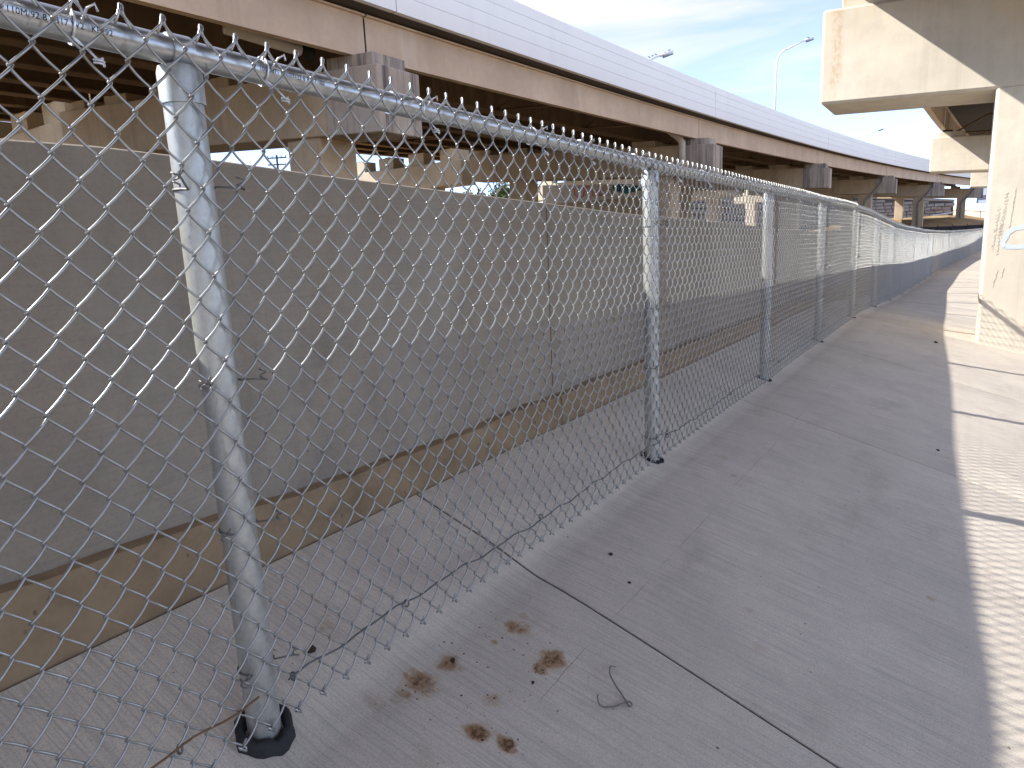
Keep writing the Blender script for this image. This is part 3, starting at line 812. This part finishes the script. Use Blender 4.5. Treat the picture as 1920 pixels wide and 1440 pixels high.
# ------------------------------------------------------------------ right viaduct overhead
RTf = poly([-7.5, 7.83, 23, 38.3, 53], [-.45, -.42, -.10, .85, 2.5], 3)
RGf = lambda s: 3.42 + .0158 * (s - 7.8)
RP = [-7.6, 8.28, 23.5, 38.8, 54.0]
right = viaduct('elevated_road', 'elevated road overhead at right, shading the cream piers', RTf, RGf, RP, 3, 1.8, None, side=1, xs=-.055, par=.9, goff=.28)
rl = ['', 'near cream pier with square column on the path and sunlit overhanging cap', 'second cream pier cap jutting out behind the near column', 'farthest small cream pier cap peeking past the near column']
RPO = []
for i, s0 in enumerate(RP[1:4], 1):
    RPO.append(pier(rl[i], s0, RTf(s0), RGf(s0), 1, -.055, 4.45, 3, 1.8, [(1.59 if i == 1 else 1.6, 1.25, .90)], mats=('cream_near' if i == 1 else 'cream', 'cream'), drop=.20, thick=.90, streak_end=False, group='cream piers at right', zbase=-1.5, goff=.28))

# paint marks on the near column (front face)
npier = RPO[0]; sface = RP[1] - .45 - .002
def stroke(pts, w, mat, name):
    mb = MB()
    for k, (a, b) in enumerate(zip(pts[:-1], pts[1:])):
        dx, dz = b[0] - a[0], b[1] - a[1]; L = math.hypot(dx, dz) or 1; px, pz = -dz / L * w / 2, dx / L * w / 2
        q = [(a[0] + px, a[1] + pz), (b[0] + px, b[1] + pz), (b[0] - px, b[1] - pz), (a[0] - px, a[1] - pz)]
        o_ = .0002 * (k % 3)
        mb.hexa([W(sface - .0012 - o_, x, z) for x, z in q] + [W(sface + .001, x, z) for x, z in q])
    return mb.build(name, mat, npier)
def mat_spray(name, col, lo=.42):
    N = NT(name); p = N.pos(); f = N.noise(p, 55, detail=5, rough=.8)
    c = N.mix(N.step(f, lo, lo + .2), (.66, .595, .49), col); return N.fin(c, .7, 0, .2)
MAT['scrawl'] = mat_spray('worn black marker', (.15, .125, .10), .48)
MAT['spray'] = mat_spray('pale blue spray', (.50, .58, .66), .30)
rg = random.Random(3)
for col_t, z_hi, z_lo, amp in ((1.318, 1.22, .74, .019), (1.262, 1.08, .66, .017), (1.300, 1.00, .60, .014), (1.385, 1.24, .86, .006)):
    pts = []; z = z_hi; k = 0
    while z > z_lo:
        pts.append((col_t + (amp if k % 2 else -amp) * rg.uniform(.4, 1) + (z - z_hi) * .06, z)); z -= rg.uniform(.006, .03); k += 1
    stroke(pts, .010, 'scrawl', 'marker_scrawl')
for q in [(1.285, .36), (1.335, .38), (1.27, .29)]:
    stroke([(q[0], q[1]), (q[0] + .004, q[1] + .05), (q[0] + .012, q[1] + .09)], .008, 'scrawl', 'marker_scrawl')
stroke([(1.62, .87), (1.50, .868), (1.41, .855), (1.355, .815), (1.345, .77), (1.315, .72), (1.345, .682), (1.43, .675), (1.52, .68), (1.62, .70)], .042, 'spray', 'spray_loop')

# ------------------------------------------------------------------ street lamps and birds
def lamp(label, base, arm, zb, zt, rise, head):
    root = thing('street_lamp', label, 'street lamp', W(base[0], base[1], zb), 'lamps on the elevated road')
    R_ = .85
    pts = [W(base[0], base[1], zb), W(base[0], base[1], zt - R_)]
    for k in range(1, 9):
        an = math.pi / 2 * k / 8 * .86
        f = R_ * (1 - math.cos(an)) / 1.2
        pts.append(W(base[0] + arm[0] * f, base[1] + arm[1] * f, zt - R_ + R_ * math.sin(an)))
    mb = MB(); mb.tube(pts, .065, 10, r1=.045); mb.build('pole', 'lamp', root, smooth=True)
    f0 = R_ * (1 - math.cos(math.pi / 2 * .86)) / 1.2; z0 = zt - R_ + R_ * math.sin(math.pi / 2 * .86)
    L_ = .95
    e = (base[0] + arm[0] * (f0 + L_), base[1] + arm[1] * (f0 + L_)); ze = z0 + rise
    mb = MB(); mb.tube([pts[-1], W(e[0], e[1], ze)], .045, 10, r1=.032); mb.build('arm', 'lamp', root, smooth=True)
    e2 = (base[0] + arm[0] * (f0 + L_ + .5), base[1] + arm[1] * (f0 + L_ + .5))
    mb = MB(); mb.tube([W(e[0], e[1], ze), W((e[0] * .7 + e2[0] * .3), (e[1] * .7 + e2[1] * .3), ze + .05), W(e2[0], e2[1], ze + .13)], .06, 8, r1=.035); mb.build('lamp_head', 'lamp', root, smooth=True)
    mb = MB(); mb.tube([W((e[0] * .8 + e2[0] * .2), (e[1] * .8 + e2[1] * .2), ze - .06), W(e2[0], e2[1], ze + .05)], .045, 8, r1=.03); mb.build('lamp_lens', 'lens', root, smooth=True)
    def at(f):   # point on the arm, 0..1
        a_ = f0 + (L_ + .5) * f; zz = z0 + (rise * min(1, f * (L_ + .5) / L_)) + (.13 * max(0, f - .75) / .25) + .07
        return W(base[0] + arm[0] * a_, base[1] + arm[1] * a_, zz)
    return at
def bird(label, p, yaw, sz):
    root = Vector(p); mb = MB(); R_ = Matrix.Rotation(yaw, 3, 'Z')
    def T(x, y, z): return tuple(root + R_ @ Vector((x * sz, y * sz, z * sz)))
    # body, head and tail as one tapering skin
    prof = [(-.42, .10, .02), (-.30, .13, .05), (-.15, .16, .11), (.0, .20, .14), (.12, .26, .13), (.20, .33, .09), (.27, .38, .075), (.33, .385, .055), (.40, .375, .008)]
    n = 8; b0 = 0
    for x, z, r in prof:
        for k in range(n):
            an = 2 * math.pi * k / n; mb.v.append(T(x, r * math.cos(an) * .85, z + r * math.sin(an)))
    for i in range(len(prof) - 1):
        for k in range(n): mb.f.append((i * n + k, i * n + (k + 1) % n, (i + 1) * n + (k + 1) % n, (i + 1) * n + k))
    mb.f.append(tuple(range(n))[::-1]); mb.f.append(tuple(range((len(prof) - 1) * n, len(prof) * n)))
    mb.build('bird', 'bird', None, smooth=True, label=label, category='bird', origin=p, group='birds on the lamps')
armdir = (.62, .78)
A1 = lamp('white street lamp with birds perched in a row on its arm', (24.95, -10.4), armdir, LG(24) + .9, 7.55, .33, 0)
A2 = lamp('tall white curved street lamp standing between parapet and near pier cap', (39.3, -8.05), armdir, LG(39) + .9, 10.55, .40, 0)
A3 = lamp('small distant white street lamp below the near pier cap', (69.0, -7.5), armdir, LG(68) + 1.0, 9.35, .40, 0)
for f, l in ((.16, 'bird lowest on the lamp arm at left, apart from the rest'), (.36, 'bird third from the low end of the first lamp arm group'), (.45, 'middle bird of the close trio on the first lamp arm'), (.54, 'bird at the upper end of the close trio on the lamp arm'), (.78, 'bird at the near edge of the first lamp head'), (.90, 'bird topmost on the first lamp head')):
    bird(l, A1(f), random.uniform(0, 6.28), .14)
bird('single bird sitting on the tall middle lamp head', A2(.80), 2.5, .17)

# ------------------------------------------------------------------ things seen under the roads
# graffiti-covered barrier
MAT['barrier'] = mat_concrete('barrier concrete', (.80, .78, .75), streak=.1, holes=False)
MAT['pink'] = simple('pink paint', (.72, .14, .16), .6, 0, .15); MAT['teal'] = simple('teal paint', (.04, .25, .34), .6, 0, .25); MAT['black'] = simple('black paint', (.03, .03, .03), .6)
g0 = (28.6, -16.2); g1 = (31.4, -11.3)
bl = thing('concrete_barrier', 'white concrete barrier with pink and teal graffiti seen through the fence', 'barrier', W(g0[0], g0[1], .2))
def gpt(f, z, o=0):
    L = math.hypot(g1[0] - g0[0], g1[1] - g0[1]); ns_, nt_ = -(g1[1] - g0[1]) / L, (g1[0] - g0[0]) / L
    if ns_ > 0: ns_, nt_ = -ns_, -nt_
    return W(g0[0] + (g1[0] - g0[0]) * f + ns_ * o, g0[1] + (g1[1] - g0[1]) * f + nt_ * o, z)
mb = MB(); mb.hexa([gpt(0, 2.95), gpt(1, 3.15), gpt(1, 3.15, -.5), gpt(0, 2.95, -.5), gpt(0, 3.86), gpt(1, 3.66), gpt(1, 3.66, -.5), gpt(0, 3.86, -.5)]); mb.build('beam', 'barrier', bl)
mb = MB(); mb.hexa([gpt(.03, .1, -.06), gpt(1, .1, -.06), gpt(1, .1, -.44), gpt(.03, .1, -.44), gpt(.03, 2.945, -.06), gpt(1, 3.145, -.06), gpt(1, 3.145, -.44), gpt(.03, 2.945, -.44)]); mb.build('stem', 'pier', bl)
def gstroke(pts, w, mat, name):
    mb = MB(); mb.tube([gpt(f, z, .012) for f, z in pts], w, 5); return mb.build(name, mat, bl)
gstroke([(.26, 3.72), (.27, 3.35), (.30, 3.18), (.34, 3.25), (.355, 3.68)], .022, 'pink', 'graffiti_letter')
gstroke([(.34, 3.66), (.40, 3.70), (.37, 3.70), (.372, 3.42), (.40, 3.45)], .022, 'pink', 'graffiti_letter')
gstroke([(.41, 3.62), (.425, 3.25), (.45, 3.20), (.465, 3.5), (.485, 3.22), (.50, 3.25), (.51, 3.62)], .022, 'pink', 'graffiti_letter')
gstroke([(.565, 3.50), (.585, 3.48), (.58, 3.38), (.57, 3.36), (.59, 3.30), (.585, 3.22), (.568, 3.22)], .02, 'black', 'graffiti_mark')
def gblob(cx, cz, rx, rz, mat, o_):
    mb = MB(); n = 16
    for k in range(n):
        an = 2 * math.pi * k / n; mb.v.append(gpt(cx + rx * math.cos(an) * (1 + .12 * math.sin(3 * an)), cz + rz * math.sin(an), o_))
    for k in range(n):
        an = 2 * math.pi * k / n; mb.v.append(gpt(cx + rx * math.cos(an) * (1 + .12 * math.sin(3 * an)), cz + rz * math.sin(an), .001))
    mb.f.append(tuple(range(n))); mb.f.append(tuple(range(n, 2 * n))[::-1])
    for k in range(n): mb.f.append((k, (k + 1) % n, n + (k + 1) % n, n + k))
    mb.build('graffiti_blob', mat, bl)
for i, (cx, cz, rx, rz) in enumerate([(.645, 3.56, .055, .16), (.70, 3.44, .05, .15), (.755, 3.48, .05, .14), (.81, 3.50, .045, .11), (.86, 3.55, .035, .07)]):
    gblob(cx, cz, rx * 1.08, rz * 1.12, 'black', .004 + i * .002); gblob(cx, cz, rx, rz, 'teal', .005 + i * .002)
# beige column carrying the barrier beam side
# green bush
MAT['leaf'] = simple('bush leaf', (.10, .15, .035), .6, 0, .35, 3); MAT['leaf2'] = simple('dry bush leaf', (.20, .17, .10), .7, 0, .3, 3); MAT['bark'] = simple('bush bark', (.12, .09, .06), .9)
def bush(label, c, rx, rz, n, mat, name='bush'):
    root = thing(name, label, 'bush', W(c[0], c[1], c[2]), None)
    mb = MB(); top = c[2] + rz * 2
    for k in range(7):
        an = random.uniform(0, 6.28); r_ = random.uniform(.1, .6) * rx
        mb.tube([W(c[0], c[1], c[2]), W(c[0] + r_ * .4 * math.cos(an), c[1] + r_ * .4 * math.sin(an), c[2] + rz * .8), W(c[0] + r_ * math.cos(an), c[1] + r_ * math.sin(an), c[2] + rz * 1.7)], .05, 5, r1=.015)
    mb.build('stem', 'bark', root)
    mb = MB()
    cl = [(random.gauss(0, .45), random.gauss(0, .45), random.uniform(.3, 1.8)) for _ in range(26)]
    for k in range(n):
        a = random.choice(cl); x = a[0] * rx * .8 + random.gauss(0, .16) * rx; y = a[1] * rx * .8 + random.gauss(0, .16) * rx; z = max(.05, (a[2] + random.gauss(0, .16)) * rz)
        s_ = random.uniform(.07, .15); d = Vector((random.gauss(0, 1), random.gauss(0, 1), random.gauss(0, 1))).normalized(); e_ = d.orthogonal().normalized()
        p = Vector(W(c[0] + x, c[1] + y, c[2] + z)); b_ = len(mb.v)
        mb.v += [tuple(p - d * s_), tuple(p + e_ * s_ * .45), tuple(p + d * s_), tuple(p - e_ * s_ * .45)]; mb.f.append((b_, b_ + 1, b_ + 2, b_ + 3))
    o = mb.build('crown', mat, root); o['kind'] = 'stuff'
bush('green leafy bush under the roads left of the graffiti barrier', (38.4, -24.9, 1.2), 1.9, 1.95, 20000, 'leaf')
bush('sparse brownish shrub beside the green bush under the roads', (37.8, -27.0, 1.2), 1.1, 1.75, 6000, 'leaf2')
bush('thin bare shrub against the sky beneath the left road', (46, -40, 4.2), 1.6, 1.7, 900, 'leaf2')
# utility pole
up = thing('utility_pole', 'dark utility pole with two crossarms far off under the road', 'pole', W(51, -62.9, 0))
MAT['wood'] = simple('dark pole wood', (.06, .05, .045), .9)
mb = MB(); mb.tube([W(51, -62.9, 0), W(51, -62.9, 12.3)], .16, 8, r1=.11); mb.build('pole', 'wood', up)
for z in (12.0, 11.3):
    mb = MB(); mb.tube([W(51.0 - .55, -62.9 - .9, z), W(51.0 + .55, -62.9 + .9, z)], .07, 6); mb.build('crossarm', 'wood', up)
for z in (12.0,):
    for q in (-1, -.5, .5, 1):
        mb = MB(); p = W(51 + .52 * q, -62.9 + .85 * q, z); mb.lathe([(.04, 0), (.07, .06), (.03, .14), (.06, .2), (.02, .28)], p, 8); mb.build('insulator', 'wood', up)
# stone-faced retaining wall in the distance
MAT['stone'] = simple('grey stacked stone', (.27, .26, .255), .9, 0, .3, 2); MAT['mortar'] = simple('dark mortar', (.09, .085, .08), .95)
sw = thing('stone_retaining_wall', 'grey stacked stone retaining wall behind the far bridge columns', 'wall', W(100, -11, 2))
smesh = []
for k in range(4):
    me = bpy.data.meshes.new('stone'); rr_ = random.Random(k); vv = []
    for (x, y) in ((-.5, -.5), (.5, -.5), (.5, .5), (-.5, .5)): vv.append((x, 0, y))
    for (x, y) in ((-.44, -.40), (.44, -.40), (.44, .40), (-.44, .40)): vv.append((x + rr_.uniform(-.06, .06), -.12, y + rr_.uniform(-.08, .08)))
    me.from_pydata(vv, [], [(4, 5, 6, 7), (0, 1, 5, 4), (1, 2, 6, 5), (2, 3, 7, 6), (3, 0, 4, 7)]); me.materials.append(MAT['stone']); smesh.append(me)
ns_ = 0
for (w0, w1, za, zb, hgt, wlo, whi, zmin) in (((66.0, -24.5), (98.0, -16.0), 6.6, 6.0, .62, 1.3, 2.1, 2.4), ((98.0, -16.0), (106.5, -1.0), 5.9, 4.4, .42, .8, 1.4, 2.2)):
    Lw = math.hypot(w1[0] - w0[0], w1[1] - w0[1]); wd = ((w1[0] - w0[0]) / Lw, (w1[1] - w0[1]) / Lw); wnv = (wd[1], -wd[0])
    if wnv[1] < 0: wnv = (-wnv[0], -wnv[1])
    if abs(wnv[0]) > abs(wnv[1]) and wnv[0] > 0: wnv = (-wnv[0], -wnv[1])
    def swp(d, o, z): return W(w0[0] + wd[0] * d + wnv[0] * o, w0[1] + wd[1] * d + wnv[1] * o, z)
    ztopw = lambda d: za + (zb - za) * d / Lw
    mb = MB(); mb.hexa([swp(0, 0, 0), swp(Lw, 0, 0), swp(Lw, -.5, 0), swp(0, -.5, 0), swp(0, 0, za), swp(Lw, 0, zb), swp(Lw, -.5, zb), swp(0, -.5, za)]); mb.build('wall_core', 'mortar', sw)
    mb = MB(); mb.hexa([swp(0, .16, za + .01), swp(Lw, .16, zb + .01), swp(Lw, -.6, zb + .01), swp(0, -.6, za + .01), swp(0, .16, za + .3), swp(Lw, .16, zb + .3), swp(Lw, -.6, zb + .3), swp(0, -.6, za + .3)]); mb.build('coping', 'stone', sw)
    z = zmin
    dirv = Vector(W(wd[0], wd[1])) - Vector(W(0, 0)); rz_ = math.atan2(dirv.y, dirv.x)
    nrm = Vector(W(wnv[0], wnv[1])) - Vector(W(0, 0))
    flip = 1 if (Matrix.Rotation(rz_, 3, 'Z') @ Vector((0, -1, 0))).dot(nrm) > 0 else -1
    while z < max(za, zb):
        d = random.uniform(0, .5) + .1
        while d < Lw - wlo:
            wdt = random.uniform(wlo, whi)
            if z + hgt < ztopw(d) - .05 and ns_ < 298:
                o = bpy.data.objects.new('stone', smesh[ns_ % 4]); COL.objects.link(o); o.parent = sw
                o.location = Vector(swp(d + wdt / 2, .01, z + hgt / 2)) - Vector(sw['_w'])
                o.rotation_euler = (0, 0, rz_ + (0 if flip > 0 else math.pi)); o.scale = (wdt * .95, random.uniform(.7, 1.5), hgt * .92); o['_w'] = [0, 0, 0]; ALL.append(o); ns_ += 1
            d += wdt
        z += hgt
# distant overpass to the right of it
def seg(p, q, wdir, z0a, z0b, z1a, z1b, th):
    mb = MB(); L = math.hypot(q[0] - p[0], q[1] - p[1]); nx, ny = -(q[1] - p[1]) / L * th, (q[0] - p[0]) / L * th
    if nx < 0: nx, ny = -nx, -ny
    mb.hexa([W(*p, z0a), W(*q, z0b), W(q[0] + nx, q[1] + ny, z0b), W(p[0] + nx, p[1] + ny, z0a), W(*p, z1a), W(*q, z1b), W(q[0] + nx, q[1] + ny, z1b), W(p[0] + nx, p[1] + ny, z1a)]); return mb
fo_ = thing('overpass', 'low distant overpass with grey barrier wall under the far roads', 'overpass', W(115, 0, 0))
pa, pb = (126, -12), (101, 8)
n = 10
for k in range(n):
    a_, b_ = k / n, (k + 1) / n - .004
    p = (pa[0] + (pb[0] - pa[0]) * a_, pa[1] + (pb[1] - pa[1]) * a_); q = (pa[0] + (pb[0] - pa[0]) * b_, pa[1] + (pb[1] - pa[1]) * b_)
    za, zb = 5.2 - 3.0 * a_, 5.2 - 3.0 * b_
    seg(p, q, 0, za, zb, za + .85, zb + .85, .4).build('barrier_panel', 'parapet', fo_)
    seg((p[0] + .3, p[1]), (q[0] + .3, q[1]), 0, za - .9, zb - .9, za - .02, zb - .02, .35).build('girder', 'girder', fo_)
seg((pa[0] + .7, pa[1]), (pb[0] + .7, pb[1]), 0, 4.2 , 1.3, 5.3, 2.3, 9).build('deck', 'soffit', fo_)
seg((pa[0] + 9.5, pa[1]), (pb[0] + 9.5, pb[1]), 0, -.5, -.5, 4.1, 1.2, .4).build('shaded_abutment', 'dark', fo_)  # coloured black for the shade beneath the overpass
# building beyond
MAT['navy'] = simple('dark cladding', (.05, .055, .10), .5); MAT['glass'] = simple('window glass', (.22, .26, .32), .15, 0, .1, 1, .6); MAT['render'] = simple('white render', (.7, .7, .7), .8)
bd = thing('office_building', 'dark office building with white pillars beyond the distant overpass', 'building', W(150, 8, 0))
bb = (150, 1.5); be = (141, 16)
seg(bb, be, 0, 0, 0, 9.0, 9.0, 10).build('wall', 'navy', bd)
for k in range(8):
    a_ = (k + .2) / 8; b_ = (k + .8) / 8
    for z in (4.6, 6.6):
        p = (bb[0] + (be[0] - bb[0]) * a_ - .06, bb[1] + (be[1] - bb[1]) * a_ - .05); q = (bb[0] + (be[0] - bb[0]) * b_ - .06, bb[1] + (be[1] - bb[1]) * b_ - .05)
        seg(p, q, 0, z, z, z + 1.2, z + 1.2, .03).build('window', 'glass', bd)
    if k % 3 == 1:
        p = (bb[0] + (be[0] - bb[0]) * (k / 8) - .3, bb[1] + (be[1] - bb[1]) * (k / 8)); mb = MB(); mb.tube([W(p[0], p[1], 0), W(p[0], p[1], 8.8)], .32, 8); mb.build('pillar', 'render', bd)
# traffic barrel on the overpass
MAT['orange'] = simple('orange plastic', (.72, .17, .03), .5); MAT['white'] = simple('white band', (.8, .8, .78), .5)
bar = thing('traffic_barrel', 'orange and white traffic barrel on the distant overpass', 'barrel', W(104.4, 5.6, 2.85))
for k, (z0, z1, r_, m_) in enumerate([(0, .18, .40, 'orange'), (.18, .38, .37, 'white'), (.38, .6, .35, 'orange'), (.6, .8, .33, 'white'), (.8, 1.1, .30, 'orange')]):
    mb = MB(); mb.lathe([(.02, z0), (r_, z0), (r_ - .03, z1), (.02, z1)], W(104.4, 5.6, 2.85 + .5), 12); mb.build('band', m_, bar)
# silt fence: black fabric on posts
MAT['fabric'] = simple('black fabric', (.025, .025, .03), .8)
sf_ = thing('silt_fence', 'low black fabric fence in front of the dirt slope', 'fence', W(59, -1, .5))
pts = [(58.6, -2.0), (59.2, -1.0), (59.8, -.1), (60.4, .8), (61.0, 1.7), (61.6, 2.6)]
for k, (p, q) in enumerate(zip(pts[:-1], pts[1:])):
    seg(p, (p[0] + (q[0] - p[0]) * .985, p[1] + (q[1] - p[1]) * .985), 0, .3, .3, 1.16, 1.14, .02).build('fabric_panel', 'fabric', sf_)
for p in pts:
    mb = MB(); mb.tube([W(p[0] - .04, p[1], .2), W(p[0] - .04, p[1], 1.27)], .03, 6); mb.build('post', 'wood', sf_)
# planks on the dirt slope
MAT['plank'] = simple('weathered timber', (.36, .24, .16), .9)
for k, (s_, t_, z_, an, l_) in enumerate([(76, -1.2, 2.75, .5, 'grey timber plank, uppermost of the pile on the dirt slope'), (75.2, -1.6, 2.5, .7, 'timber plank in the middle of the pile on the dirt slope'), (74.6, -1.1, 2.2, .6, 'pale timber plank lowest of the pile on the dirt slope')]):
    mb = MB(); dx, dy = math.cos(an) * 1.4, math.sin(an) * 1.4
    mb.hexa([W(s_ - dx, t_ - dy, z_), W(s_ - dx, t_ - dy - .25, z_), W(s_ + dx, t_ + dy - .25, z_ + .2), W(s_ + dx, t_ + dy, z_ + .2), W(s_ - dx, t_ - dy, z_ + .08), W(s_ - dx, t_ - dy - .25, z_ + .08), W(s_ + dx, t_ + dy - .25, z_ + .28), W(s_ + dx, t_ + dy, z_ + .28)])
    mb.build('plank', 'plank' if k < 2 else 'render', None, label=l_, category='plank', group='planks on the slope')

# ------------------------------------------------------------------ small things on the path
mb = MB()
ctrl = [(.648, .418, .004), (.632, .412, .010), (.605, .424, .012), (.585, .447, .010), (.572, .470, .006), (.560, .487, .003), (.556, .494, .004), (.563, .496, .006), (.566, .487, .006), (.552, .478, .004), (.533, .468, .003), (.518, .455, .003), (.512, .443, .005), (.520, .434, .010), (.528, .431, .016)]
cp = [Vector((s_, t_, h_)) for s_, t_, h_ in ctrl]; out = []
for i in range(len(cp) - 1):
    p0, p1, p2, p3 = cp[max(0, i - 1)], cp[i], cp[i + 1], cp[min(len(cp) - 1, i + 2)]
    for f in (0, .25, .5, .75):
        out.append(.5 * ((2 * p1) + (p2 - p0) * f + (2 * p0 - 5 * p1 + 4 * p2 - p3) * f * f + (3 * p1 - p0 - 3 * p2 + p3) * f ** 3))
mb.tube([W(p.x, p.y, zg(p.x, p.y) + p.z) for p in out], .0017, 6)
mb.build('wire_scrap', 'ring', None, smooth=True, label='bent piece of loose wire lying on the concrete path', category='wire')
MAT['clod'] = simple('brown dirt crumb', (.07, .05, .035), .95, 0, .4, 200)
def clod(label, s_, t_, r_):
    mb = MB(); rr_ = random.Random(int(s_ * 1000)); n = 7; c = W(s_, t_, zg(s_, t_) - r_ * .1)
    for k, (zr, rf) in enumerate([(0, .9), (.35, 1.0), (.7, .7), (.95, .25)]):
        for j in range(n):
            an = 2 * math.pi * j / n + k * .3; q = r_ * rf * rr_.uniform(.65, 1.3); mb.v.append((c[0] + q * math.cos(an), c[1] + q * math.sin(an) * 1.3, c[2] + zr * r_ * .8))
    for i in range(3):
        for j in range(n): mb.f.append((i * n + j, i * n + (j + 1) % n, (i + 1) * n + (j + 1) % n, (i + 1) * n + j))
    mb.f.append(tuple(range(3 * n, 4 * n)))
    mb.build('dirt_clump', 'clod', None, label=label, category='clump', group='dirt on the path')
clod('dark dirt crumb on the path beyond the near slab joint', 1.097, .195, .008)
clod('small dark crumb right of the crumb beyond the near joint', .999, .299, .005)
clod('dark crumb among the rust specks near the first post', .405, .128, .007)
clod('tiny clod beside the rust specks, left of the wire scrap', .47, .30, .004)
clod('brown clod on the strip between wall and fence', .20, -.10, .012)
clod('dark crumb on the path in front of the cream column', 7.2, .83, .02)
clod('black crumb just inside the wall shadow edge on the path', 3.4, .98, .010)
for o in ALL:
    if '_w' in o.keys(): del o['_w']
